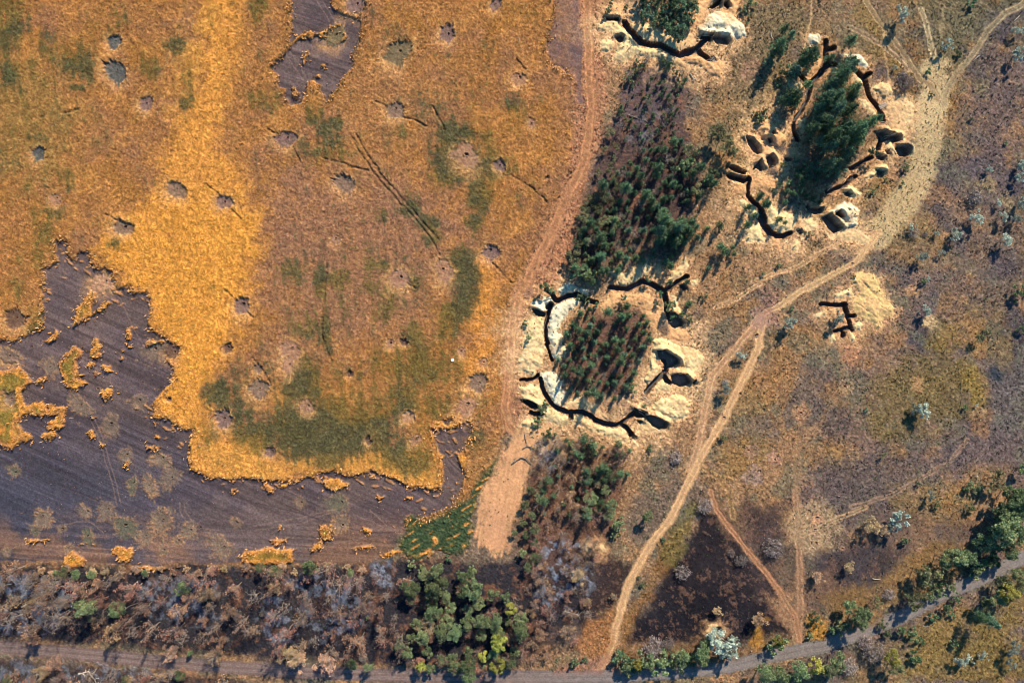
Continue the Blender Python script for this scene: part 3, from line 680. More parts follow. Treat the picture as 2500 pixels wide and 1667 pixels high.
# ---- sand thrown up around the trenches
CREAM, PEACH, WHITE = alb(255, 224, 166), alb(246, 190, 134), alb(255, 246, 208)
HEAPS = [  # outline, colour, height, label ('' = loose sand lying flat round the trench: ground)
 ('C 1700,180 1760,130 1850,90 1960,140 2050,230 2060,310 1980,370 1920,320 1780,300 1690,300 1660,250', WHITE, 1.7, 'big white sand heap with a round crest at the top, right of the uppermost grove'),
 ('C 1050,190 1140,200 1290,240 1400,300 1500,340 1530,400 1480,450 1380,400 1280,370 1160,340 1100,280', CREAM, .8, 'pale sand bank between the topmost trench and the grove inside it'),
 ('C 760,200 850,185 960,200 1030,250 1040,300 980,300 900,270 800,260', CREAM, .8, 'long cream sand bank beside the field track, left end of the topmost trench'),
 ('C 790,345 850,335 910,360 915,430 840,450 800,430', CREAM, .9, 'small cream sand heap beside the track, left of a round pit'),
 ('C 940,400 1040,310 1100,360 1160,420 1280,430 1400,470 1490,520 1530,590 1460,580 1330,510 1200,500 1080,500 1000,550 940,530', CREAM, .9, 'long cream sand bank along the lower side of the topmost trench'),
 ('C 1500,540 1540,480 1640,450 1720,520 1780,560 1850,520 1890,580 1870,700 1780,640 1640,560', PEACH, .9, 'peach sand bank running down from the fork of the topmost trench'),
 ('C 830,60 900,40 1000,20 1000,120 860,120', PEACH, .6, 'peach sand heap above the firing bay at the photo top'),
 ('C 1660,0 1760,-10 1740,80 1700,200 1600,240 1610,120', PEACH, .7, 'peach sand heap right of the uppermost grove, cut by the photo top'),
 ('C 1850,0 2040,-20 2020,80 1960,140 1860,80', PEACH, .7, 'peach sand heap at the photo top above the white one'),
 ('C 1490,480 1580,470 1640,440 1600,300 1500,350', CREAM, .5, ''),
 ('D 520,285 565,300 575,350 555,410 500,415 470,370 475,310', WHITE, 1.3, 'round white sand heap standing alone left of the straight trench'),
 ('D 780,490 870,455 950,480 990,560 970,600 920,590 880,540 800,520', WHITE, 1.3, 'bright cream sand heap above the middle of the right hand trench'),
 ('D 1020,750 1100,730 1180,730 1200,790 1195,850 1150,850 1100,800 1050,790', CREAM, 1.6, 'cream sand heap above the slatted trench cover, with a long shadow'),
 ('D 490,600 540,520 600,520 595,590 520,650', PEACH, .8, 'peach sand heap left of the straight trench, beside a pine'),
 ('D 300,670 360,690 440,720 435,790 380,800 330,740', CREAM, .9, 'cream sand heap inside the left bend of the eastern trench'),
 ('D 650,640 690,610 740,620 740,660 690,680', PEACH, .6, 'small orange sand heap under the trench corner'),
 ('D 830,660 900,670 950,700 945,760 880,720', CREAM, .7, 'cream sand bank inside the right hand trench beside the tall trees'),
 ('D 900,850 960,870 1050,960 1085,1020 1000,980 940,920', CREAM, .7, 'cream sand bank left of the slatted trench cover'),
 ('D 1120,1290 1170,1230 1220,1250 1245,1330 1200,1340 1180,1300', CREAM, 1.4, 'cream sand heap between two dark pits beside the pale worn ground'),
 ('D 970,1490 1060,1460 1100,1415 1165,1440 1170,1490 1140,1520 1100,1470 1010,1540 960,1568', CREAM, 1.2, 'cream curved sand heap holding a small round pit'),
 ('X 200,380 290,320 350,350 380,400 420,470 420,530 360,560 300,530 240,480 210,440', PEACH, 1.6, 'broad peach sand mound with a small hole in its side'),
 ('X 420,590 460,550 510,560 520,610 480,640 430,620', PEACH, 1.0, 'peach sand heap right of a brush pile'),
 ('X 520,350 570,330 570,400 530,430', CREAM, .6, 'small cream sand heap in the left bend of the eastern trench'),
 ('X 130,540 330,540 440,640 420,760 300,720 180,640', PEACH, .4, ''),
 ('G 2120,80 2180,50 2352,60 2352,230 2250,250 2180,210 2120,150', PEACH, .9, 'pinkish sand bank right of the western trench of the eastern position'),
 ('G 1940,140 2000,120 2080,150 2085,220 1990,240 1960,200', PEACH, .8, 'peach sand heap left of the western trench, under a firing bay'),
 ('G 1990,300 2060,280 2150,330 2190,400 2170,460 2100,430 2020,380', CREAM, .9, 'cream sand bank left of the narrow slanting trench'),
 ('G 2030,520 2100,470 2190,480 2240,560 2240,640 2150,650 2050,620', CREAM, .9, 'cream sand bank with young pines, left of the trench bend'),
 ('H 100,340 150,305 200,350 280,380 380,410 395,460 330,520 280,560 180,560 110,470', CREAM, 1.0, 'cream sand mound with young pines cupped by the lower trench bend'),
 ('H 420,440 490,420 570,460 560,540 470,550', CREAM, .6, 'cream sand heap between the lower trench bend and the square dugout'),
 ('H 330,620 400,610 420,690 380,740 320,700', CREAM, .9, 'cream sand heap below the lower trench bend, the right hand one'),
 ('H 140,620 200,600 245,660 230,700 160,690', PEACH, .8, 'peach sand heap below the lower trench bend, the left hand one'),
 ('H 640,400 690,350 790,288 860,305 930,370 930,430 870,510 800,545 750,500 690,420', WHITE, 1.9, 'square white dugout mound with a dark doorway and a terraced top'),
 ('H 600,510 680,580 790,545 880,520 960,560 1010,620 980,670 880,650 780,640 680,610', CREAM, .2, ''),
 ('H 780,190 830,140 900,160 915,220 850,240', CREAM, 1.0, 'cream sand heap with a round hole above the square dugout mound'),
 ('Y 110,200 140,170 200,150 270,120 280,180 230,230 160,230', WHITE, 1.3, 'white sand heap at the left end of the ring trench, beside the track'),
 ('Y 300,80 400,20 470,60 560,100 520,130 430,120 330,140', WHITE, .8, 'white sand bank above the upper left corner of the ring trench'),
 ('Y 250,240 300,190 400,150 480,160 480,210 400,240 350,290 340,380 340,470 370,560 300,600 260,560 240,440 240,330', WHITE, 1.2, 'tall white sand bank inside the left side of the ring trench'),
 ('Y 60,330 110,270 210,270 195,400 205,520 200,620 170,680 150,740 90,720 20,690 40,520', CREAM, 1.0, 'broad cream sand bank outside the left side of the ring trench'),
 ('Y 20,810 170,790 190,860 220,950 160,960 60,900', CREAM, 1.1, 'cream sand heap between the two leftmost firing bays of the ring'),
 ('K 130,720 200,705 250,740 210,800 120,790', CREAM, .9, 'small cream sand heap at the lower left of the ring trench'),
 ('Y 190,720 250,690 310,720 350,800 370,900 300,960 260,900 220,820', WHITE, 1.1, 'white sand bank inside the lower left curve of the ring trench'),
 ('G 890,910 980,920 1060,850 1180,830 1240,850 1200,920 1120,990 1040,1030 950,1010', CREAM, 1.3, 'rounded cream sand heap above the upper arc of the ring trench'),
 ('G 1245,900 1290,830 1380,840 1390,900 1320,960 1250,950', PEACH, 1.2, 'peach sand heap above the upper arc of the ring trench, between two shadows'),
 ('G 1400,970 1480,850 1560,800 1570,860 1520,920 1440,990', CREAM, 1.2, 'bright slanting sand ridge at the upper right of the ring trench'),
 ('G 1585,985 1620,960 1655,985 1640,1030 1600,1020', CREAM, 1.0, 'small round sand heap outside the upper right of the ring trench'),
 ('Y 620,200 720,110 880,100 980,90 1050,150 1060,230 1000,240 920,180 780,180 660,260', PEACH, .6, 'peach sand bank along the inner side of the upper ring trench'),
 ('Y 980,230 1060,240 1110,330 1180,370 1260,360 1300,420 1260,480 1120,440 1030,350', PEACH, .5, 'peach sand bank inside the upper right corner of the ring'),
 ('Y 1130,110 1180,130 1240,230 1220,260 1160,180', CREAM, .9, 'narrow sand ridge between the two right hand arms of the ring trench'),
 ('Y 1020,470 1110,440 1290,520 1344,600 1344,690 1280,710 1220,640 1180,570 1100,530 1050,540 1040,600 1100,700 990,800 950,760 1000,650', CREAM, 1.5, 'broad pale sand heap on the right of the ring, round the largest pit'),
 ('K 1500,80 1600,90 1720,190 1650,290 1600,350 1540,300 1510,200', CREAM, .9, 'outermost pale sand heap on the right of the ring'),
 ('K 1250,440 1340,370 1440,420 1420,480 1300,500', CREAM, .7, 'small cream sand heap below the fork on the right of the ring'),
 ('K 1250,620 1330,540 1450,520 1580,560 1560,680 1480,740 1380,730 1290,680', CREAM, 1.6, 'yellow cream sand heap above the lowest big pit of the ring'),
 ('K 290,660 340,610 420,640 530,700 640,700 740,740 860,790 980,785 1020,830 1040,890 980,930 880,880 740,830 600,770 440,760 330,760', CREAM, .9, 'long cream sand bank below the lower ring trench'),
 ('K 480,600 560,640 700,640 780,690 850,740 830,690 760,600 640,540 540,560', CREAM, .5, ''),
 ('K 1060,930 1090,910 1120,940 1120,980 1080,985', CREAM, 1.0, 'small sand heap standing alone below the ring trench'),
 ('K 1120,780 1200,730 1300,790 1380,820 1250,860 1150,850', CREAM, .3, ''),
 ('H 850,980 900,910 990,900 1070,940 1080,1040 1130,1110 1200,1160 1235,1230 1210,1300 1120,1290 1090,1380 1000,1340 880,1260 840,1150 900,1110 880,1040', alb(244, 206, 140), .7, 'wide fan of cream sand with tyre marks beside the angular trench'),
 ('H 690,1110 780,1060 860,1050 860,1120 740,1135', CREAM, 1.0, 'cream sand heap above the top arm of the angular trench'),
 ('H 530,1250 580,1235 620,1265 580,1295 540,1285', CREAM, .9, 'small oval sand heap left of the angular trench'),
 ('H 630,1250 760,1210 790,1260 760,1330 690,1300', PEACH, .4, ''),
 ('H 870,1345 940,1330 975,1370 935,1420 880,1400', CREAM, 1.1, 'rounded sand heap right of the lower end of the angular trench'),
 ('H 838,1430 870,1430 893,1480 880,1535 845,1500', CREAM, 1.0, 'leaf shaped sand heap below the angular trench'),
 ('H 665,1470 720,1450 745,1490 690,1525', CREAM, .9, 'small sand heap at the foot of the angular trench'),
 ('O 985,610 1040,605 1060,625 1040,655 1000,645', CREAM, .7, 'small sand heap beside a burrow on the scorched ground'),
 ('O 375,220 470,200 475,240 400,250', CREAM, .6, 'yellow sand bank at the end of the southern thicket'),
 ('D 1180,890 1300,850 1380,900 1400,1000 1330,1180 1250,1180 1180,1100 1150,1000', CREAM, .3, ''),
]
ID_BANK = []
for n_, (s, c_, hh, lb) in enumerate(HEAPS):
    p_ = T(s)
    w, d = poly(p_, 34, 1.4)
    d = d + 3.4 * F_SM[w] + 2.0 * F_FINE[w]
    m = smooth(-3, 3.0, d)
    halo = .6 * smooth(-22, 2, d + 9 * F_SM[w] + 5 * F_FINE[w])
    put(w, halo, alb(228, 178, 128))
    lump = .5 * fbm(PX[w], PY[w], 17, 80 + n_ % 5, 3, .6)
    put(w, m, np.clip(c_ * (1 + .12 * lump + .12 * F_FINE[w])[..., None], 0, .75))
    put(w, .6 * m * smooth(.4, .9, F_FINE[w] + .5 * F_SM[w]), alb(150, 122, 84))
    put(w, .55 * m * smooth(.0, .7, fbm(PX[w], PY[w], 40, 86 + n_ % 3, 3)), alb(240, 192, 138))
    dm = np.clip(d, 0, None)
    dome = 1 - np.exp(-dm / 13.0)
    hh = hh * .9
    rough = .10 * fbm(PX[w], PY[w], 7, 85, 2, .7)
    H[w] = np.where(d > -3, H[w] * (1 - m) + m * (hh * dome * (1 + .55 * lump) + rough), H[w])
    setv(BUMP, w, m, .20); setv(GRAIN, w, m, .22)
    if lb:
        tid = thing('spoil_heap', lb, 'sand heap', 'sand heaps thrown up from the trenches', float(np.mean([q[0] for q in p_])), float(np.mean([q[1] for q in p_])))
        ID[w] = np.where(d > 0, tid, ID[w])
    else:
        ID[w] = np.where(d > 0, ID_SAND, ID[w])
for s, r_, k in [('Y 60,420', 70, .7), ('Y 1200,760', 60, .8), ('Y 1240,480', 70, .8), ('Y 1000,860', 60, .6), ('K 350,830', 70, .6), ('K 800,830', 80, .6), ('K 1150,820', 70, .6), ('X 300,430', 80, .7), ('X 250,750', 70, .5), ('C 1100,330', 80, .8), ('C 1700,420', 70, .8), ('C 1600,520', 60, .7), ('C 800,250', 50, .6), ('H 200,560', 70, .6), ('H 850,600', 50, .7), ('G 2050,400', 80, .5), ('G 1100,900', 70, .5), ('D 1130,1330', 40, .6), ('D 1150,900', 50, .7), ('H 900,1250', 60, .5), ('K 150,200', 60, .8), ('Y 400,100', 60, .7), ('K 1280,420', 70, .6), ('K 1500,480', 80, .5), ('Y 1180,470', 60, .6), ('X 300,620', 60, .5), ('C 1000,330', 60, .5), ('C 1900,420', 50, .7), ('D 1250,1000', 50, .8), ('D 1200,1180', 40, .6), ('K 500,800', 60, .4), ('H 500,480', 60, .5)]:
    cx_, cy_ = T(s)[0]
    w = window(cx_ - 1.6 * r_, cy_ - 1.6 * r_, cx_ + 1.6 * r_, cy_ + 1.6 * r_)
    d = np.hypot(PX[w] - cx_, PY[w] - cy_) / r_
    sel = (ID[w] < 100)
    put(w, .8 * k * smooth(1.5, .3, d + .6 * F_SM[w] + .25 * F_FINE[w]) * sel, alb(232, 188, 138))

# tyre lines in the sand fan and terraces of the square mound
for s in ['H 960,1010 1040,1090 1110,1180 1190,1270', 'H 920,960 1000,1060 1080,1150', 'H 880,1180 960,1230 1060,1300', 'H 1040,940 1070,1000 1000,1060', 'H 840,1000 900,1080 940,1200', 'H 1100,1200 1180,1250', 'K 420,900 560,840 700,900 860,940', 'K 480,930 600,870 760,920']:
    w, d = line(T(s), 6, .8)
    H[w] -= .16 * smooth(1.8, .4, d)
for s, dz in [('H 720,400 800,330 860,380 780,450', .55), ('H 760,480 850,420 910,420 860,490', -.35), ('H 650,395 700,345 740,370 690,410', .3), ('H 770,375 800,350 830,375 800,400', -.3)]:
    w, d = poly(T(s), 6, .3)
    H[w] += dz * smooth(-1, 1, d)

# ---- pits dug beside the trenches, all in shade
PITS = [('K 1300,125 1360,115 1420,150 1490,190 1490,232 1440,262 1395,290 1340,220 1310,170', 3.6, 'largest pit of the ring, wedge shaped, at the upper end of its right trench'),
        ('K 1425,350 1470,325 1550,330 1598,390 1570,420 1500,450 1435,410', 3.2, 'oval pit on the right of the ring, just below the largest pit'),
        ('K 1190,690 1270,690 1340,730 1385,750 1380,800 1310,815 1250,780 1200,720', 3.3, 'lowest big pit of the ring, a lying oval under the yellow cream heap'),
        ('K 1095,625 1150,640 1200,662 1190,705 1120,715 1085,690', 2.4, 'square roofed pit mouth at the end of the lower right ring arm'),
        ('K 110,560 170,560 250,600 265,632 200,632 140,590', 2.4, 'slanting shaded pit left of the ring, above the lowest firing bay'),
        ('K 1610,405 1622,378 1640,385 1620,425', 1.6, 'small slit pit at the outer right of the ring'),
        ('K 1125,745 1145,735 1168,748 1145,762', 1.4, 'smallest pit of the ring, between its lower arms'),
        ('K 1040,860 1070,840 1110,872 1060,880', 2.0, 'triangular pit at the tip of the lowest ring arm'),
        ('G 210,1230 260,1228 325,1255 312,1287 240,1268', 2.4, 'pit beside the field track at the upper left of the ring'),
        ('G 330,1190 370,1165 390,1175 360,1225 335,1225', 2.0, 'narrow pit joined to the upper left corner of the ring trench'),
        ('G 1390,1265 1440,1260 1530,1330 1520,1370 1440,1392 1400,1350', 2.6, 'broad pit holding green bushes at the foot of the right ring arm'),
        ('G 1500,1020 1530,1015 1550,1050 1530,1068 1505,1050', 1.8, 'small oval pit outside the upper right of the ring'),
        ('C 845,145 900,155 970,155 978,187 920,188 865,178', 2.0, 'curved firing bay at the left end of the topmost position'),
        ('C 935,320 975,300 1010,325 1000,365 970,375 940,350', 2.2, 'round pit right of the small sand heap beside the track'),
        ('C 1690,300 1775,310 1765,350 1690,375 1670,340', 2.4, 'black dugout mouth at the fork of the topmost trench'),
        ('C 1785,310 1900,312 1925,350 1910,387 1830,382 1785,345', 2.6, 'shaded pit below the big white sand heap at the top'),
        ('C 1750,65 1830,5 1860,-10 1850,40 1780,75', 2.0, 'slanting firing slot at the photo top, right of the uppermost grove'),
        ('C 1880,20 1910,15 1932,60 1915,78 1885,60', 2.0, 'short firing slot at the photo top, right of the slanting one'),
        ('D 1070,1150 1130,1138 1180,1170 1175,1210 1120,1235 1085,1205', 3.0, 'teal shaded pit at the end of the broken trench, below the slatted cover'),
        ('D 1185,1172 1265,1180 1272,1215 1215,1240 1180,1212', 2.6, 'shaded pit joined to the teal pit by poles, right one'),
        ('D 1232,1300 1260,1265 1310,1258 1355,1285 1360,1320 1320,1355 1265,1345', 3.2, 'round pit standing apart at the edge of the pale worn ground'),
        ('D 1065,1360 1100,1335 1140,1355 1130,1385 1080,1385', 2.0, 'small dark pit under the sand heap between the two pits'),
        ('D 1068,1478 1100,1470 1142,1490 1120,1520 1080,1510', 2.0, 'small round pit in the curved sand heap'),
        ('D 1140,1315 1175,1310 1180,1340 1150,1350', 1.6, 'smallest pit beside the cream heap between two pits'),
        ('X 122,470 180,485 215,540 235,600 205,605 165,560', 2.6, 'long slanting pit left of the broad peach mound'),
        ('X 275,620 310,605 340,640 340,680 300,700 280,670', 2.4, 'dark pit below the brush pile'),
        ('X 180,720 230,640 255,690 245,725 205,700', 2.2, 'forked dark pit left of the pit below the brush pile'),
        ('X 285,480 310,478 318,515 295,518', 1.6, 'small hole in the broad peach mound'),
        ('X 310,445 325,443 330,460 316,462', 1.2, 'tiny hole in the crest of the broad peach mound'),
        ('X 415,625 440,620 475,635 460,648 425,645', 1.4, 'shaded hollow under the peach heap near the brush pile'),
        ('G 1895,60 1940,62 2060,90 2085,108 2050,138 1980,112 1925,100', 2.4, 'dark firing bay at the left tip of the eastern position'),
        ('C 1905,1450 1960,1455 2070,1500 2050,1530 1960,1500', 1.6, 'shaded hollow just above the leftmost firing bay of the eastern position'),
        ('H 596,445 650,408 700,450 765,520 750,545 700,562 655,520', 3.4, 'teal shaded rectangular pit in front of the square dugout mound'),
        ('H 690,420 740,375 772,432 720,436', 1.6, 'triangular black doorway in the square dugout mound'),
        ('H 470,310 500,350 560,350 602,345 590,392 540,405 480,380 458,345', 2.4, 'ragged shaded pit left of the square dugout mound'),
        ('H 800,210 830,200 850,225 830,242 805,235', 1.6, 'round hole in the heap above the square dugout mound'),
        ('H 385,550 405,530 425,560 400,578', 1.6, 'small pit right of the lower trench bend'),
        ('O 1040,615 1060,612 1062,642 1045,645', 1.4, 'dark burrow on the scorched ground'),
        ]
for s, dep, lb in PITS:
    p_ = T(s)
    w, d = poly(p_, 26, .5)
    cx_, cy_ = float(np.mean([q[0] for q in p_])), float(np.mean([q[1] for q in p_]))
    tid = thing('dug_pit', lb, 'pit', 'pits dug beside the trenches', cx_, cy_)
    ne = smooth(-.2, .7, ((PX[w] - cx_) * .42 - (PY[w] - cy_) * .9) / (np.hypot(PX[w] - cx_, PY[w] - cy_) + 1))
    dep = .72 * dep
    H[w] += .75 * dep * ne * smooth(-15, -2, d) * (d < 0)  # bank raised on the sun side so its shadow fills the pit
    m = smooth(-1.2, 1.0, d)
    bot = smooth(0, 9, d)
    put(w, m, blend(alb(150, 134, 116), alb(176, 166, 148), bot) * (1 + .12 * F_FINE[w])[..., None])
    if 'black' in lb or 'roofed' in lb or 'slot' in lb or 'bay' in lb:
        put(w, .7 * m, alb(92, 72, 58))
    H[w] = H[w] * (1 - m) + m * (-dep + .1 * F_SM[w])
    setv(BUMP, w, m, .1); setv(GRAIN, w, m, .14)
    ID[w] = np.where(d > 0, tid, ID[w])

# ---- the trenches themselves
TR = [('topmost trench, curving under the uppermost grove and forking at its right end', 10.5, ['C 1020,195 1050,255 1100,310 1160,370 1250,390 1340,400 1400,430 1490,478 1570,455 1650,420 1690,370 1740,330', 'C 1650,425 1700,470 1750,515 1790,518']),
      ('angular eastern trench with a straight stub, running down its left side', 8.5, ['D 627,350 630,450 633,580 580,640 520,690 492,720 482,800 462,880 430,950 372,1020 346,1080 355,1150 385,1215', 'D 700,415 632,428', 'D 445,690 400,650 375,615']),
      ('eastern trench under the tall trees, winding right to the slatted cover', 9.0, ['D 640,575 680,560 740,575 790,600 860,610 920,655 962,690 980,760 992,830 1040,890 1090,940 1115,1000 1122,1050', 'D 965,680 1008,642']),
      ('broken trench below the slatted cover, in short dark pieces', 8.5, ['D 1115,1190 1100,1240 1085,1290', 'D 1030,1370 960,1410 900,1440 850,1465', 'H 850,90 800,150 700,185 640,210', 'H 850,90 890,70']),
      ('winding trench on the left of the eastern position, ending in a round bend', 9.0, ['G 2080,95 2097,90 2092,150 2090,240 2140,300 2200,360 2220,430 2240,500 2290,560 H 40,440 80,490 130,550 190,588 260,592 318,565']),
      ('upper ring trench, an arc with forks above the pine grove', 9.5, ['G 900,1045 950,1050 1040,1048 1110,1020 1170,980 1230,1000 1300,1040 1350,1075', 'G 1350,1078 1420,1040 1480,990 1560,940', 'G 1355,1080 1370,1160 1378,1250 1410,1320']),
      ('upper left ring trench beside the field track, half hidden by pines', 9.5, ['G 330,1060 380,1100 410,1150 440,1152 520,1112 590,1100 650,1138 720,1160 770,1172']),
      ('narrow left ring trench between two white sand banks', 7.5, ['G 375,1190 345,1290 322,1370 328,1450 342,1530 K 335,80 362,160 382,212']),
      ('lower ring trench, a long curve from the lower left to the fork on the right', 9.5, ['K 285,370 295,440 330,520 370,580 420,620 480,650 560,665 640,662 710,690 760,728 830,762 900,775 970,765 1030,725 1090,680', 'K 990,768 1040,812 1075,855', 'K 550,660 545,715']),
      ('right ring trench, a short fork leading to the largest pit', 8.0, ['K 1205,492 1240,442 1300,382 1352,340 1380,290 1378,225', 'K 1358,345 1380,390 1412,408']),
      ('curved firing bay trench at the left edge of the ring', 7.0, ['K 120,380 170,392 230,372 268,342']),
      ('short lowest firing bay trench at the lower left of the ring', 10.0, ['K 195,668 240,680 285,682']),
      ('angular trench of straight arms in the open meadow, beside the sand fan', 7.5, ['H 580,1188 700,1192 800,1185', 'H 785,1185 805,1250 832,1340 858,1412', 'H 822,1290 880,1284', 'H 845,1388 770,1402 710,1420', 'H 770,1405 772,1462'])]
for lb, wid, lines in TR:
    allp = [q for s in lines for q in T(s)]
    cx_, cy_ = float(np.mean([q[0] for q in allp])), float(np.mean([q[1] for q in allp]))
    tid = thing('trench', lb, 'trench', 'dug trenches', cx_, cy_, ['trench_wall', 'trench_floor'])
    for s in lines:
        w, d = line(T(s), 22, .45)
        d = d + .9 * F_SM[w] + .7 * F_FINE[w]
        hw = wid / 2 * (1.16 + .22 * F_MID[w])
        lip = smooth(20, 4, d + 5 * F_SM[w]) * (ID[w] < 8)
        put(w, .75 * lip * np.clip(.8 + F_SM[w], 0, 1), alb(226, 172, 122))
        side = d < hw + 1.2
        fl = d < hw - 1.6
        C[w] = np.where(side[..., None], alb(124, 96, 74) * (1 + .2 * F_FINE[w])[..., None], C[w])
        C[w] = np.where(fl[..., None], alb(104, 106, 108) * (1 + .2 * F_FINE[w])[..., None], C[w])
        cutm = smooth(hw + .6, hw - 1.2, d)
        H[w] = np.minimum(H[w], H[w] * (1 - cutm) + cutm * (-1.9 + .1 * F_SM[w]))
        GRAIN[w] = np.where(side, .15, GRAIN[w]); BUMP[w] = np.where(side, .05, BUMP[w])
        ID[w] = np.where(side & ((ID[w] < tid) | (d < hw)), tid, ID[w])
        ID[w] = np.where(fl, tid + 1, ID[w])

# ---- fine relief and speckle of the whole sheet
tuft = np.clip(.45 * vnoise(PX / 3.4, PY / 3.4, 91) + .40 * vnoise(PX / 6.5 + 3, PY / 6.5, 92) + .5 * aniso(PX, PY, -63, 8, 2.6, 93) + .35 * aniso(PX, PY, 20, 7, 2.6, 94), -1, 1.3)
H += BUMP * (.42 * np.clip(tuft, 0, None) ** 1.3 + .30 * F_GRAIN)
spk = np.exp(GRAIN * np.clip(.9 * F_GRAIN + .45 * tuft, -1.6, 1.6))
C *= spk[..., None]
C *= (1 + .05 * RG.standard_normal(C.shape).astype(np.float32) * (GRAIN[..., None] > .2))
np.clip(C, .004, .78, out=C)

def ground_z(px_, py_):
    i = int(np.clip((px_ - X0) / STEP, 0, NX - 1)); j = int(np.clip((py_ - Y0) / STEP, 0, NY - 1))
    return float(H[j, i])

# ------------------------------------------------------------------ materials
def mat(name, rough=.9, spec=.15):
    m = bpy.data.materials.new(name)
    m.use_nodes = True
    nt = m.node_tree
    b = nt.nodes['Principled BSDF']
    b.inputs['Roughness'].default_value = rough
    b.inputs['Specular IOR Level'].default_value = spec
    return m, nt, b

def earth(name, amp, sc):
    m, nt, b = mat(name, .95, .08)
    at = nt.nodes.new('ShaderNodeAttribute'); at.attribute_name = 'soil'
    tc = nt.nodes.new('ShaderNodeNewGeometry')
    nz = nt.nodes.new('ShaderNodeTexNoise'); nz.inputs['Scale'].default_value = sc; nz.inputs['Detail'].default_value = 4
    mr = nt.nodes.new('ShaderNodeMapRange'); mr.inputs[1].default_value = .3; mr.inputs[2].default_value = .7
    mr.inputs[3].default_value = 1 - amp; mr.inputs[4].default_value = 1 + amp
    vm = nt.nodes.new('ShaderNodeVectorMath'); vm.operation = 'SCALE'
    bp = nt.nodes.new('ShaderNodeBump'); bp.inputs['Strength'].default_value = .5; bp.inputs['Distance'].default_value = .08
    nt.links.new(tc.outputs['Position'], nz.inputs['Vector'])
    nt.links.new(nz.outputs[0], mr.inputs[0])
    nt.links.new(at.outputs['Color'], vm.inputs[0]); nt.links.new(mr.outputs[0], vm.inputs[3])
    nt.links.new(vm.outputs[0], b.inputs['Base Color'])
    nt.links.new(nz.outputs[0], bp.inputs['Height']); nt.links.new(bp.outputs[0], b.inputs['Normal'])
    return m

M_EARTH = earth('earth', .22, 2.2)
M_SAND = earth('sand', .12, 1.6)
M_CROP = earth('ripe_crop', .3, 3.4)

# ------------------------------------------------------------------ cut the sheet into its objects
GXW = (PX - CX) / PPM
GYW = (CY - PY) / PPM
cell = ID[:-1, :-1].ravel()
order = np.argsort(cell, kind='stable')
vals, first = np.unique(cell[order], return_index=True)
ends = list(first[1:]) + [len(order)]
jj, ii = np.divmod(np.arange(cell.size), NX - 1)
V00 = (jj * NX + ii).astype(np.int64)
posx, posy, posz, colf = GXW.ravel(), GYW.ravel(), H.ravel(), C.reshape(-1, 3)

def sheet(name, cells, material, org=(0, 0, 0)):
    v = V00[cells]
    q = np.stack([v, v + NX, v + NX + 1, v + 1], 1)
    uq, inv = np.unique(q, return_inverse=True)
    inv = inv.reshape(-1)
    me = bpy.data.meshes.new(name)
    me.vertices.add(len(uq))
    co = np.stack([posx[uq] - org[0], posy[uq] - org[1], posz[uq] - org[2]], 1).astype(np.float32)
    me.vertices.foreach_set('co', co.ravel())
    me.loops.add(len(inv)); me.loops.foreach_set('vertex_index', inv.astype(np.int32))
    n = len(cells)
    me.polygons.add(n)
    me.polygons.foreach_set('loop_start', np.arange(0, 4 * n, 4, dtype=np.int32))
    me.update(calc_edges=True)
    at = me.attributes.new('soil', 'FLOAT_COLOR', 'POINT')
    rgba = np.ones((len(uq), 4), np.float32); rgba[:, :3] = colf[uq]
    at.data.foreach_set('color', rgba.ravel())
    me.materials.append(material)
    ob = bpy.data.objects.new(name, me)
    ob.location = org
    COL.objects.link(ob)
    return ob

STRUCT = {ID_MEADOW: ('meadow', M_EARTH), ID_STUBBLE: ('stubble_field', M_EARTH), ID_CROP: ('wheat_crop', M_CROP), ID_ROAD: ('gravel_road', M_EARTH), ID_TRACK: ('dirt_track', M_EARTH),
          ID_SCORCH: ('scorched_ground', M_EARTH), ID_FOREST: ('forest_floor', M_EARTH), ID_SAND: ('sandy_ground', M_SAND)}
made = {}
for vv, a, b_ in zip(vals, first, ends):
    cells = order[a:b_]
    vv = int(vv)
    if vv in STRUCT:
        nm, mt = STRUCT[vv]
        ob = sheet(nm, cells, mt)
        if nm == 'wheat_crop':
            ob['kind'] = 'stuff'; ob['label'] = 'ripe wheat crop, golden to tan and green, standing over the left field'; ob['category'] = 'crop'
        else:
            ob['kind'] = 'structure'
        continue
    k, part = divmod(vv - 100, 10)
    th = THINGS[k]
    wx, wy = wxy(*th['c'])
    org = (wx, wy, 0.0)
    if k not in made:
        if th['parts']:
            ob = bpy.data.objects.new(th['name'], None)
            ob.location = org
            COL.objects.link(ob)
        else:
            ob = sheet(th['name'], cells, M_SAND, org)
        ob['label'] = th['label']; ob['category'] = th['cat']; ob['group'] = th['group']
        made[k] = ob
    if th['parts']:
        ob = sheet(th['parts'][part], cells, M_EARTH, org)
        ob.parent = made[k]
        ob.location = (0, 0, 0)

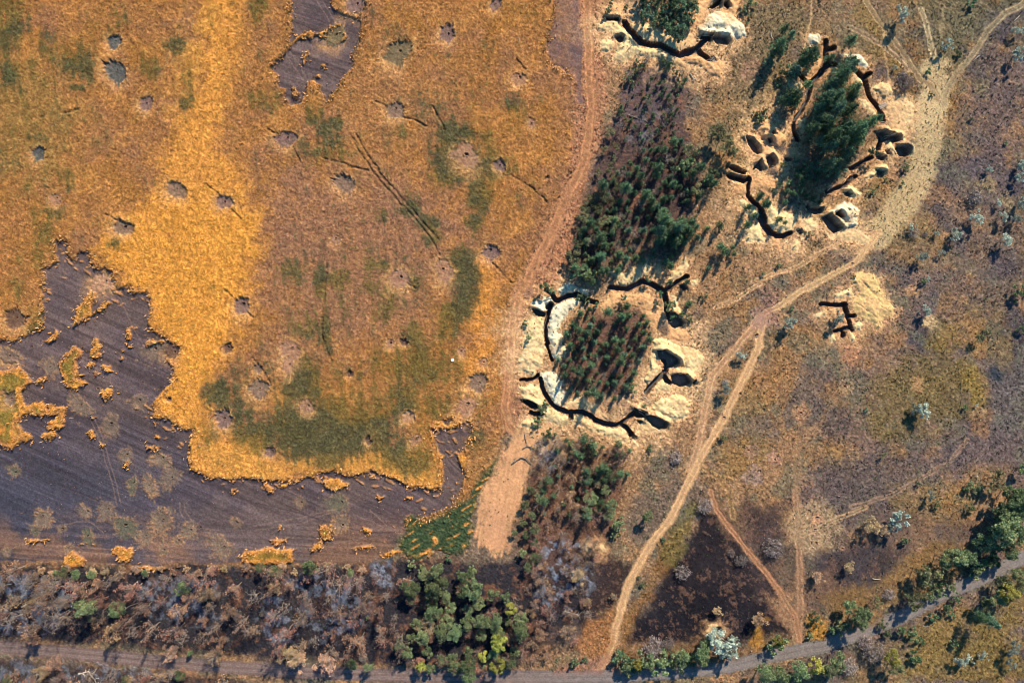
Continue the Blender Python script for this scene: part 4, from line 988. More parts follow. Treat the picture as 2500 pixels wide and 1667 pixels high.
# the plain beyond the survey, out to the horizon
fx0, fx1 = float(GXW.min()), float(GXW.max()); fy0, fy1 = float(GYW.min()), float(GYW.max())
me = bpy.data.meshes.new('plain')
B = 3000.0
vs = [(-B, -B, -.1), (B, -B, -.1), (B, B, -.1), (-B, B, -.1), (fx0, fy0, -.1), (fx1, fy0, -.1), (fx1, fy1, -.1), (fx0, fy1, -.1)]
me.from_pydata(vs, [], [(0, 1, 5, 4), (1, 2, 6, 5), (2, 3, 7, 6), (3, 0, 4, 7)])
m, nt, b = mat('plain_grass')
nz = nt.nodes.new('ShaderNodeTexNoise'); nz.inputs['Scale'].default_value = .03; nz.inputs['Detail'].default_value = 8
cr = nt.nodes.new('ShaderNodeValToRGB')
cr.color_ramp.elements[0].color = (.10, .08, .05, 1); cr.color_ramp.elements[1].color = (.24, .16, .08, 1)
ge = nt.nodes.new('ShaderNodeNewGeometry')
nt.links.new(ge.outputs['Position'], nz.inputs['Vector']); nt.links.new(nz.outputs[0], cr.inputs[0]); nt.links.new(cr.outputs[0], b.inputs['Base Color'])
me.materials.append(m)
ob = bpy.data.objects.new('plain', me); COL.objects.link(ob); ob['kind'] = 'structure'
# ------------------------------------------------------------------ plants
def leaf_mat(name, cols, trans=.25):
    """leaf colours picked leaf by leaf, with a drift from plant to plant"""
    m, nt, b = mat(name, .75, .2)
    ge = nt.nodes.new('ShaderNodeNewGeometry')
    oi = nt.nodes.new('ShaderNodeObjectInfo')
    cr = nt.nodes.new('ShaderNodeValToRGB')
    cr.color_ramp.elements.remove(cr.color_ramp.elements[0])
    for k, c in enumerate(cols):
        e = cr.color_ramp.elements[0] if k == 0 else cr.color_ramp.elements.new(k / (len(cols) - 1))
        e.position = k / max(1, len(cols) - 1)
        e.color = (*c, 1)
    hs = nt.nodes.new('ShaderNodeHueSaturation')
    mh = nt.nodes.new('ShaderNodeMapRange'); mh.inputs[3].default_value = .475; mh.inputs[4].default_value = .525
    mv = nt.nodes.new('ShaderNodeMapRange'); mv.inputs[3].default_value = .65; mv.inputs[4].default_value = 1.6
    wn_ = nt.nodes.new('ShaderNodeTexWhiteNoise'); wn_.noise_dimensions = '1D'
    nt.links.new(ge.outputs['Random Per Island'], cr.inputs[0])
    nt.links.new(oi.outputs['Random'], mh.inputs[0])
    nt.links.new(oi.outputs['Random'], wn_.inputs['W']); nt.links.new(wn_.outputs['Value'], mv.inputs[0])
    nt.links.new(cr.outputs[0], hs.inputs['Color']); nt.links.new(mh.outputs[0], hs.inputs['Hue']); nt.links.new(mv.outputs[0], hs.inputs['Value'])
    nt.links.new(hs.outputs[0], b.inputs['Base Color'])
    tr = nt.nodes.new('ShaderNodeBsdfTranslucent'); mx = nt.nodes.new('ShaderNodeMixShader'); mx.inputs[0].default_value = trans
    nt.links.new(hs.outputs[0], tr.inputs[0]); nt.links.new(b.outputs[0], mx.inputs[1]); nt.links.new(tr.outputs[0], mx.inputs[2])
    nt.links.new(mx.outputs[0], nt.nodes['Material Output'].inputs[0])
    return m

def bark_mat(name, a, b_):
    m, nt, b = mat(name, .9, .1)
    ge = nt.nodes.new('ShaderNodeNewGeometry')
    nz = nt.nodes.new('ShaderNodeTexNoise'); nz.inputs['Scale'].default_value = 3; nz.inputs['Detail'].default_value = 4
    cr = nt.nodes.new('ShaderNodeValToRGB')
    cr.color_ramp.elements[0].position = .35; cr.color_ramp.elements[1].position = .7
    cr.color_ramp.elements[0].color = (*a, 1); cr.color_ramp.elements[1].color = (*b_, 1)
    nt.links.new(ge.outputs['Position'], nz.inputs['Vector']); nt.links.new(nz.outputs[0], cr.inputs[0]); nt.links.new(cr.outputs[0], b.inputs['Base Color'])
    return m

M_PINE = leaf_mat('pine_needles', [(.025, .065, .042), (.05, .11, .06), (.085, .155, .075), (.13, .20, .085)])
M_PINE2 = leaf_mat('blue_pine_needles', [(.03, .07, .05), (.06, .125, .08), (.10, .175, .10), (.15, .22, .12)])
M_GREEN = leaf_mat('green_leaves', [(.04, .07, .04), (.09, .135, .065), (.15, .19, .085), (.22, .25, .12)])
M_OLIVE = leaf_mat('olive_leaves', [(.05, .07, .035), (.11, .13, .06), (.17, .17, .08), (.20, .15, .08)])
M_YELLOW = leaf_mat('yellow_green_leaves', [(.12, .14, .03), (.24, .25, .05), (.34, .32, .07), (.20, .22, .06)])
M_SILVER = leaf_mat('silver_leaves', [(.15, .19, .16), (.26, .31, .26), (.38, .42, .34), (.20, .25, .20)])
M_BURNT = leaf_mat('scorched_leaves', [(.08, .04, .03), (.18, .09, .055), (.29, .155, .09), (.40, .23, .14)], .15)
M_TAN = leaf_mat('dry_tan_leaves', [(.24, .15, .09), (.38, .24, .13), (.46, .31, .18), (.34, .2, .12)], .15)
M_TWIG = leaf_mat('grey_twigs', [(.09, .075, .075), (.17, .14, .13), (.25, .21, .19), (.13, .11, .12)], .05)
M_BARK = bark_mat('brown_bark', (.07, .045, .03), (.16, .11, .075))
M_CHAR = bark_mat('charred_bark', (.07, .055, .05), (.34, .27, .22))
M_PALE = bark_mat('bleached_wood', (.30, .26, .22), (.52, .46, .38))
M_WOOD = bark_mat('weathered_planks', (.16, .12, .09), (.36, .29, .22))

def quads_mesh(name, P, material):
    """P: (n, 4, 3) corner points"""
    n = len(P)
    me = bpy.data.meshes.new(name)
    me.vertices.add(4 * n)
    me.vertices.foreach_set('co', P.reshape(-1).astype(np.float32))
    me.loops.add(4 * n); me.loops.foreach_set('vertex_index', np.arange(4 * n, dtype=np.int32))
    me.polygons.add(n); me.polygons.foreach_set('loop_start', np.arange(0, 4 * n, 4, dtype=np.int32))
    me.update(calc_edges=True)
    me.materials.append(material)
    return me

def unit(v):
    return v / (np.linalg.norm(v, axis=-1, keepdims=True) + 1e-9)

def leaf_quads(cen, size, rg, up=.5, stretch=1.6, along=None):
    n = len(cen)
    nrm = unit(rg.normal(size=(n, 3)) + np.array([0, 0, up * 2]))
    a = along if along is not None else rg.normal(size=(n, 3))
    u = unit(a - nrm * np.sum(a * nrm, 1, keepdims=True))
    v = np.cross(nrm, u)
    s = (size * rg.uniform(.6, 1.3, n))[:, None]
    return np.stack([cen - u * s * stretch * .5, cen + v * s * .5, cen + u * s * stretch * .5, cen - v * s * .5], 1)

def limbs_mesh(name, segs, material, sides=5):
    """segs: (p0, p1, r0, r1) tapered limbs joined into one mesh"""
    vs, fs = [], []
    for p0, p1, r0, r1 in segs:
        p0, p1 = np.asarray(p0, float), np.asarray(p1, float)
        d = unit((p1 - p0)[None])[0]
        h = np.array([0, 0, 1.0]) if abs(d[2]) < .9 else np.array([1.0, 0, 0])
        u = unit(np.cross(d, h)[None])[0]; v = np.cross(d, u)
        b = len(vs)
        for p, r in ((p0, r0), (p1, r1)):
            for k in range(sides):
                a = 2 * math.pi * k / sides
                vs.append(p + r * (math.cos(a) * u + math.sin(a) * v))
        for k in range(sides):
            k2 = (k + 1) % sides
            fs.append((b + k, b + k2, b + sides + k2, b + sides + k))
        fs.append(tuple(b + k for k in reversed(range(sides))))
        fs.append(tuple(b + sides + k for k in range(sides)))
    me = bpy.data.meshes.new(name)
    me.from_pydata([tuple(v) for v in vs], [], fs)
    me.materials.append(material)
    return me

def bent(p0, p1, r0, r1, rg, n=3, wob=.12):
    """a crooked limb as a run of tapered pieces"""
    p0, p1 = np.asarray(p0, float), np.asarray(p1, float)
    L = np.linalg.norm(p1 - p0)
    pts = [p0] + [p0 + (p1 - p0) * k / n + rg.normal(size=3) * wob * L / n for k in range(1, n)] + [p1]
    return [(pts[k], pts[k + 1], r0 + (r1 - r0) * k / n, r0 + (r1 - r0) * (k + 1) / n) for k in range(n)], pts

def make_pine(seed, h, r, leafm, start=.15, dens=1.0):
    rg = np.random.default_rng(seed)
    segs = [((0, 0, -.3), (0, 0, h * .55), .05 + h * .012, .03 + h * .006), ((0, 0, h * .55), (0, 0, h), .03 + h * .006, .015)]
    cen, al = [], []
    nw = int(9 + h)
    for k in range(nw):
        z = h * (start + (1 - start) * (k / (nw - 1)) ** .9)
        L = r * max(0.0, 1 - max(0.0, (z / h - start) / (1 - start)) ** 1.25) ** .8 * rg.uniform(.8, 1.15) + .12
        nb = rg.integers(5, 8)
        a0 = rg.uniform(0, 6.28)
        for b_ in range(nb):
            a = a0 + 6.283 * b_ / nb + rg.normal() * .2
            Lb = L * rg.uniform(.65, 1.15)
            tip = np.array([math.cos(a) * Lb, math.sin(a) * Lb, z + Lb * rg.uniform(.0, .35)])
            base = np.array([0, 0, z])
            segs.append((base, tip, .025, .008))
            nn = max(3, int(9 * Lb * dens))
            t = rg.uniform(.2, 1.05, nn)[:, None]
            c = base + (tip - base) * t + rg.normal(size=(nn, 3)) * .10 * (1 + Lb * .4)
            cen.append(c)
            al.append(np.repeat((tip - base)[None], nn, 0) + rg.normal(size=(nn, 3)) * .7 * Lb)
    cen = np.concatenate(cen); al = np.concatenate(al)
    tr = limbs_mesh('pine_trunk', segs, M_BARK, 4)
    return tr, quads_mesh('pine_crown', leaf_quads(cen, .20, rg, .35, 2.2, al), leafm)

def make_broad(seed, h, r, leafm, nclump=16, nleaf=70, lsize=.27, bark=None, flat=.75, stems=1, low=.38, gaps=.0):
    rg = np.random.default_rng(seed)
    segs, tips = [], []
    bark = bark or M_BARK
    for s in range(stems):
        lean = rg.normal(size=2) * (.06 if stems == 1 else .22) * h
        top = np.array([lean[0], lean[1], h * low])
        sg, _ = bent((rg.normal() * .05 * (stems > 1), rg.normal() * .05 * (stems > 1), -.3), top, .035 + h * .017 / math.sqrt(stems), .03 + h * .010 / math.sqrt(stems), rg)
        segs += sg
        for k in range(max(1, nclump // stems)):
            a = rg.uniform(0, 6.283); q = math.sqrt(rg.uniform(0, 1)) * r * .85
            z = h * low + (h * (1 - low)) * (flat * math.sqrt(max(0, 1 - (q / r) ** 2)) * rg.uniform(.35, 1.0) + (1 - flat) * rg.uniform(0, 1))
            tip = np.array([lean[0] * .6 + math.cos(a) * q, lean[1] * .6 + math.sin(a) * q, z])
            sg, pts = bent(top, tip, .02 + h * .006, .015, rg, 3, .25)
            segs += sg
            tips.append((tip, pts))
    cen = []
    for tip, pts in tips:
        if rg.uniform() < gaps:
            continue
        n = int(nleaf * rg.uniform(.5, 1.3))
        rad = r * rg.uniform(.22, .40)
        d = unit(rg.normal(size=(n, 3))) * (rg.uniform(0, 1, n) ** .45)[:, None] * rad
        d[:, 2] *= .7
        cen.append(tip + d)
    cen = np.concatenate(cen)
    return limbs_mesh('tree_trunk', segs, bark, 4), quads_mesh('tree_crown', leaf_quads(cen, lsize, rg, .5, 1.5), leafm)

def make_burnt(seed, h, r, leafm, leaves=1.0, bark=None, nl=9):
    """a scorched tree: crooked bare limbs and twigs with shrivelled leaves left in bunches"""
    rg = np.random.default_rng(seed)
    bark = bark or M_CHAR
    segs, cen = [], []
    lean = rg.normal(size=2) * .07 * h
    top = np.array([lean[0], lean[1], h * .42])
    sg, _ = bent((0, 0, -.3), top, .05 + h * .016, .04 + h * .010, rg)
    segs += sg
    for k in range(nl):
        a = 6.283 * k / nl + rg.normal() * .4; q = r * rg.uniform(.45, .95)
        tip = np.array([lean[0] + math.cos(a) * q, lean[1] + math.sin(a) * q, h * rg.uniform(.62, 1.0)])
        sg, pts = bent(top * np.array([1, 1, rg.uniform(.6, 1.1)]), tip, .055 + h * .004, .03, rg, 4, .45)
        segs += sg
        for b_ in range(7):
            p = pts[rg.integers(1, 5)]
            e = p + unit(rg.normal(size=3) + np.array([math.cos(a), math.sin(a), .5]))* r * rg.uniform(.2, .5)
            s2, pp = bent(p, e, .03, .014, rg, 2, .4)
            segs += s2
            e2 = e + unit(rg.normal(size=3) + np.array([0, 0, .3])) * r * .2
            segs.append((pp[1], e2, .018, .009))
            if rg.uniform() < .6:
                n = int(12 * leaves * rg.uniform(.2, 1.8))
                if n:
                    cen.append(e + rg.normal(size=(n, 3)) * r * .13)
    tr = limbs_mesh('scorched_trunk', segs, bark, 3)
    cr_ = quads_mesh('scorched_crown', leaf_quads(np.concatenate(cen), .22, rg, .4, 1.6), leafm) if cen else None
    return tr, cr_

def make_twigs(seed, h, r, n=90, material=None):
    rg = np.random.default_rng(seed)
    segs = []; cen = []
    for k in range(n):
        a = rg.uniform(0, 6.283); q = r * math.sqrt(rg.uniform(.02, 1))
        tip = np.array([math.cos(a) * q, math.sin(a) * q, h * rg.uniform(.4, 1) * (1 - .5 * (q / r) ** 2)])
        st = np.array([math.cos(a) * q * .15, math.sin(a) * q * .15, -.1])
        sg, pts = bent(st, tip, .03, .012, rg, 2, .3)
        segs += sg
        cen.append(tip + rg.normal(size=(5, 3)) * .18)
    return limbs_mesh('shrub_stems', segs, M_CHAR, 3), quads_mesh('shrub_twigs', leaf_quads(np.concatenate(cen), .14, rg, .3, 2.4), material or M_TWIG)

PROTO = {
    'pine': [make_pine(1, 4.6, 1.35, M_PINE), make_pine(2, 5.4, 1.5, M_PINE), make_pine(3, 3.8, 1.2, M_PINE2), make_pine(4, 6.2, 1.6, M_PINE, .3)],
    'tallpine': [make_pine(5, 9.0, 2.1, M_PINE2, .45, 1.2), make_pine(6, 8.2, 2.3, M_PINE2, .4, 1.2), make_pine(7, 9.8, 2.0, M_PINE, .45, 1.2)],
    'dark': [make_broad(11, 5.0, 1.7, M_PINE, 12, 60, .26), make_broad(12, 5.6, 1.9, M_PINE2, 13, 60, .26), make_broad(13, 4.4, 1.5, M_GREEN, 11, 60, .26)],
    'green': [make_broad(21, 7.6, 2.9, M_GREEN, 20, 80, .30), make_broad(22, 8.4, 3.2, M_GREEN, 24, 80, .30), make_broad(23, 6.4, 2.4, M_GREEN, 16, 80, .30)],
    'olive': [make_broad(31, 6.4, 2.5, M_OLIVE, 18, 55, .28, gaps=.15), make_broad(32, 5.4, 2.2, M_OLIVE, 15, 55, .28, gaps=.15)],
    'yellow': [make_broad(41, 6.6, 2.2, M_YELLOW, 16, 75, .28), make_broad(42, 5.4, 1.9, M_YELLOW, 13, 75, .28)],
    'burnt': [make_burnt(51, 8.0, 3.0, M_BURNT), make_burnt(52, 7.2, 2.7, M_BURNT, 1.3), make_burnt(53, 8.8, 3.2, M_BURNT, .6), make_burnt(54, 6.6, 2.5, M_BURNT, 1.6), make_burnt(57, 7.6, 2.9, M_BURNT, .9)],
    'tan': [make_burnt(55, 5.2, 2.2, M_TAN, 2.2, M_PALE, 10), make_burnt(56, 4.2, 1.9, M_TAN, 2.4, None, 9)],
    'dead': [make_burnt(61, 8.2, 2.8, M_TWIG, .15, M_CHAR, 10), make_burnt(62, 7.0, 2.4, M_TWIG, .15, M_CHAR, 9)],
    'silver': [make_broad(71, 3.4, 1.6, M_SILVER, 15, 55, .22, M_CHAR, .6, 3, .3), make_broad(72, 3.9, 1.8, M_SILVER, 18, 55, .22, M_CHAR, .6, 3, .3), make_broad(73, 3.0, 1.3, M_SILVER, 12, 55, .22, M_CHAR, .6, 3, .3)],
    'bush': [make_broad(81, 1.9, 1.2, M_GREEN, 10, 55, .22, M_CHAR, .6, 3, .25), make_broad(82, 2.3, 1.5, M_GREEN, 13, 55, .22, M_CHAR, .6, 3, .25), make_broad(83, 1.6, 1.0, M_PINE, 9, 55, .20, M_CHAR, .6, 2, .25)],
    'twigs': [make_twigs(91, 1.6, 1.5), make_twigs(92, 2.2, 1.8)],
}
META = {'pine': ('young_pine', 'pine', 5.0, 1.35), 'tallpine': ('tall_pine', 'pine', 9.0, 2.1), 'dark': ('dark_green_tree', 'tree', 5.0, 1.7), 'green': ('green_tree', 'tree', 7.5, 2.9), 'olive': ('olive_green_tree', 'tree', 6.0, 2.4),
        'yellow': ('yellow_green_tree', 'tree', 6.0, 2.0), 'burnt': ('burnt_tree', 'burnt tree', 7.6, 2.9), 'tan': ('withered_tree', 'withered tree', 4.8, 2.1), 'dead': ('bare_tree', 'dead tree', 7.6, 2.6),
        'silver': ('silver_shrub', 'shrub', 3.4, 1.6), 'bush': ('green_bush', 'bush', 1.9, 1.25), 'twigs': ('leafless_shrub', 'shrub', 1.9, 1.6)}

def plant(kind, px_, py_, rpx, label, group, hk=1.0):
    """(px, py): where the crown shows in the photograph; rpx its radius there"""
    nm, cat, h0, r0 = META[kind]
    tr, crn = rnd.choice(PROTO[kind])
    k = rpx / PPM / r0
    h = h0 * k * hk
    f = 1 - .6 * h / CAM_H
    x_, y_ = wxy(px_, py_)
    x_ *= f; y_ *= f
    bx, by = CX + x_ * PPM, CY - y_ * PPM
    e = bpy.data.objects.new(nm, None)
    e.empty_display_size = .5
    e.location = (x_, y_, ground_z(bx, by) - .1)
    e.rotation_euler = (rnd.gauss(0, .04), rnd.gauss(0, .04), rnd.uniform(0, 6.283))
    e.scale = (k * rnd.uniform(.92, 1.08), k * rnd.uniform(.92, 1.08), k * hk)
    e['label'] = label; e['category'] = cat; e['group'] = group
    COL.objects.link(e)
    for pn, me_ in (('trunk', tr), ('crown', crn)):
        if me_ is None:
            continue
        c = bpy.data.objects.new(pn, me_)
        c.parent = e
        COL.objects.link(c)
    return e

def inside(pts, x_, y_):
    c = False
    n = len(pts)
    for k in range(n):
        ax, ay = pts[k]; bx, by = pts[(k + 1) % n]
        if (ay > y_) != (by > y_) and x_ < (bx - ax) * (y_ - ay) / (by - ay) + ax:
            c = not c
    return c

def scatter(s, gap, most, keep=lambda x, y: True):
    p_ = T(s)
    x0 = min(q[0] for q in p_); x1 = max(q[0] for q in p_); y0 = min(q[1] for q in p_); y1 = max(q[1] for q in p_)
    out = []
    for _ in range(most * 40):
        x_, y_ = rnd.uniform(x0, x1), rnd.uniform(y0, y1)
        if inside(p_, x_, y_) and keep(x_, y_) and all((x_ - a) ** 2 + (y_ - b_) ** 2 > gap * gap for a, b_ in out):
            out.append((x_, y_))
            if len(out) >= most:
                break
    return out

def zone(s, x_, y_):
    p_ = T(s)
    x0 = min(q[0] for q in p_); x1 = max(q[0] for q in p_); y0 = min(q[1] for q in p_); y1 = max(q[1] for q in p_)
    u, v = (x_ - x0) / (x1 - x0), (y_ - y0) / (y1 - y0)
    a = 'upper' if v < .34 else ('lower' if v > .67 else 'middle')
    b_ = 'left' if u < .34 else ('right' if u > .67 else 'middle')
    return 'very middle' if a == b_ == 'middle' else (a + ' ' + b_ if b_ != 'middle' else a + ' middle')

def grove(s, kind, gap, most, rlo, rhi, look, place, group, hk=1.0, keep=lambda x, y: True):
    for x_, y_ in scatter(s, gap, most, keep):
        r_ = rlo + (rhi - rlo) * rnd.random() ** 1.6
        size = 'small' if r_ < rlo + .25 * (rhi - rlo) else ('large' if r_ > rlo + .7 * (rhi - rlo) else 'middling')
        plant(kind, x_, y_, r_, '%s %s in the %s of %s' % (size, look, zone(s, x_, y_), place), group, hk * rnd.uniform(.85, 1.15))

def clear(x_, y_):
    """not in a trench, pit or heap"""
    i = int((x_ - X0) / STEP); j = int((y_ - Y0) / STEP)
    return ID[j, i] < 100 and ID[j, i] not in (ID_ROAD, ID_TRACK)

# groves of the plantation and between the trenches
GR_TOP = 'C 1180,-120 1640,-120 1630,80 1590,200 1520,320 1400,300 1330,220 1160,200 1150,120'
grove(GR_TOP, 'dark', 13, 62, 8, 15, 'dark green tree', 'the uppermost grove', 'trees of the uppermost grove', 1.0)
GR_SAP = 'C 1050,520 1400,510 1560,640 1540,800 1480,1150 1300,1300 1000,1240 960,980 1040,820'
grove(GR_SAP, 'bush', 15, 62, 3.5, 9, 'green sapling', 'the thinned plantation', 'saplings on the burnt plantation', 1.3)
grove(GR_SAP, 'pine', 36, 12, 4.5, 7.5, 'young pine', 'the thinned plantation', 'pines of the thinned plantation')
grove(GR_SAP, 'dead', 42, 12, 9, 15, 'charred bare tree', 'the thinned plantation', 'bare trees of the thinned plantation', 1.1)
GR_MAIN = 'C 1240,1240 1500,1180 1650,1290 1680,1480 G 1560,100 1580,260 1480,420 1640,500 1560,740 1400,780 1220,800 880,880 840,1000 620,980 560,880 580,700 700,330 800,120 900,60'
GR_LEFT = 'C 830,1180 900,1130 980,1300 980,1568 G 960,300 900,600 840,880 640,960 560,860 580,660 650,400 700,250 740,0 C 780,1330'
grove(GR_MAIN, 'pine', 17, 112, 6, 13, 'dark green pine', 'the main plantation', 'pines of the main plantation', 1.05, lambda x, y: clear(x, y))
grove(GR_LEFT, 'olive', 25, 38, 10, 18, 'olive green tree', 'the plantation fringe', 'olive trees along the plantation', .8, clear)
grove(GR_MAIN, 'dead', 38, 26, 11, 17, 'grey bare tree', 'the main plantation', 'bare trees among the plantation pines', .85, clear)
grove(GR_MAIN, 'bush', 22, 55, 5, 9, 'green undergrowth bush', 'the main plantation', 'bushes under the plantation', 1, clear)
GR_RING = 'Y 430,300 560,210 740,180 960,160 1010,260 1000,470 940,620 880,760 800,890 K 900,560 700,560 500,480 450,330 440,200 470,50'
grove(GR_RING, 'pine', 18, 66, 5.5, 12.5, 'dark green pine', 'the ring grove', 'pines inside the ring trench', 1.1, clear)
grove(GR_RING, 'bush', 18, 40, 4.5, 9, 'green undergrowth bush', 'the ring grove', 'bushes inside the ring trench', 1, clear)
grove('K 700,200 1080,200 1100,420 900,560 780,520', 'dead', 26, 13, 9, 15, 'grey bare tree', 'the thicket inside the ring', 'bare trees inside the ring trench', .7, clear)
GR_SOUTH = 'K 460,900 760,880 1000,960 980,1140 880,1300 900,1568 300,1568 200,1400 350,1180'
grove(GR_SOUTH, 'pine', 22, 34, 5.5, 11, 'dark green pine', 'the southern thicket', 'pines of the southern thicket', 1.1)
grove(GR_SOUTH, 'burnt', 30, 26, 13, 22, 'rust brown burnt tree', 'the southern thicket', 'burnt trees of the southern thicket', .8)
grove('K 280,930 430,900 440,1100 360,1240 280,1150', 'dead', 26, 7, 14, 20, 'ash grey bare tree', 'the ashen thicket end', 'bare trees of the southern thicket', .8)
grove('K 660,1240 860,1180 900,1568 700,1568', 'green', 26, 12, 13, 21, 'green tree', 'the southern thicket side', 'green trees of the southern thicket', .75)
grove('O 20,160 130,110 160,300 60,330 K 160,1250 300,1200 280,1568 140,1568', 'green', 26, 13, 10, 17, 'dark green tree', 'the southern thicket flank', 'green trees of the southern thicket', .8)
GR_SB = 'O 110,120 380,60 460,180 420,300 380,480 420,560 340,700 200,790 60,790 0,700 40,460 100,340'
grove(GR_SB, 'burnt', 27, 34, 12, 20, 'rust brown burnt tree', 'the scorched belt end', 'burnt trees at the end of the belt', .8)
grove(GR_SB, 'dead', 34, 16, 11, 17, 'charred bare tree', 'the scorched belt end', 'bare trees at the end of the belt', .9)
# belt of burnt trees along the road
BELT = 'M -200,600 100,560 560,640 900,620 1300,620 1700,600 2352,620 N 300,620 1000,540 1260,640 1300,1000 1260,1300 800,1400 300,1340 0,1280 M 1900,1260 1300,1200 700,1130 -200,1080'
grove(BELT, 'burnt', 33, 74, 12, 24, 'rust brown burnt tree', 'the tree belt above the road', 'burnt trees of the belt', 1.4)
grove('M -200,640 520,700 700,1080 -200,1060', 'dead', 34, 16, 17, 26, 'ash grey bare tree', 'the leftmost ash ground', 'bare trees of the belt', 1.05)
grove(BELT, 'dead', 50, 28, 12, 22, 'charred bare tree', 'the tree belt above the road', 'bare trees of the belt', 1.0)
grove(BELT, 'twigs', 40, 22, 7, 13, 'dark leafless shrub', 'the tree belt above the road', 'shrubs of the belt')
grove('M 300,560 900,560 1500,560 2352,560 N 600,540 1000,520 1000,600 500,600 M 1500,620 800,620 400,620', 'tan', 28, 22, 8, 14, 'tan withered tree', 'the belt field side', 'withered trees along the belt', .7)
grove('M -200,1420 500,1400 1000,1440 1800,1500 2352,1568 2352,1700 -200,1700', 'burnt', 32, 20, 14, 23, 'rust brown burnt tree', 'the trees below the road', 'burnt trees below the road', .9)
grove('M -200,1440 1500,1460 1800,1700 -200,1700', 'dead', 34, 16, 14, 23, 'grey bare tree', 'the trees below the road', 'bare trees below the road', .9)
GR_GB = 'N 1260,720 1480,560 1900,560 2040,760 2320,860 2330,1100 2280,1440 2000,1480 1240,1440 1240,1240 1460,1000'
grove(GR_GB, 'green', 27, 46, 14, 24, 'green tree', 'the green belt stretch', 'green trees of the belt', .95)
grove(GR_GB, 'burnt', 36, 18, 13, 20, 'rust brown burnt tree', 'the green belt stretch', 'burnt trees among the green ones', .8)

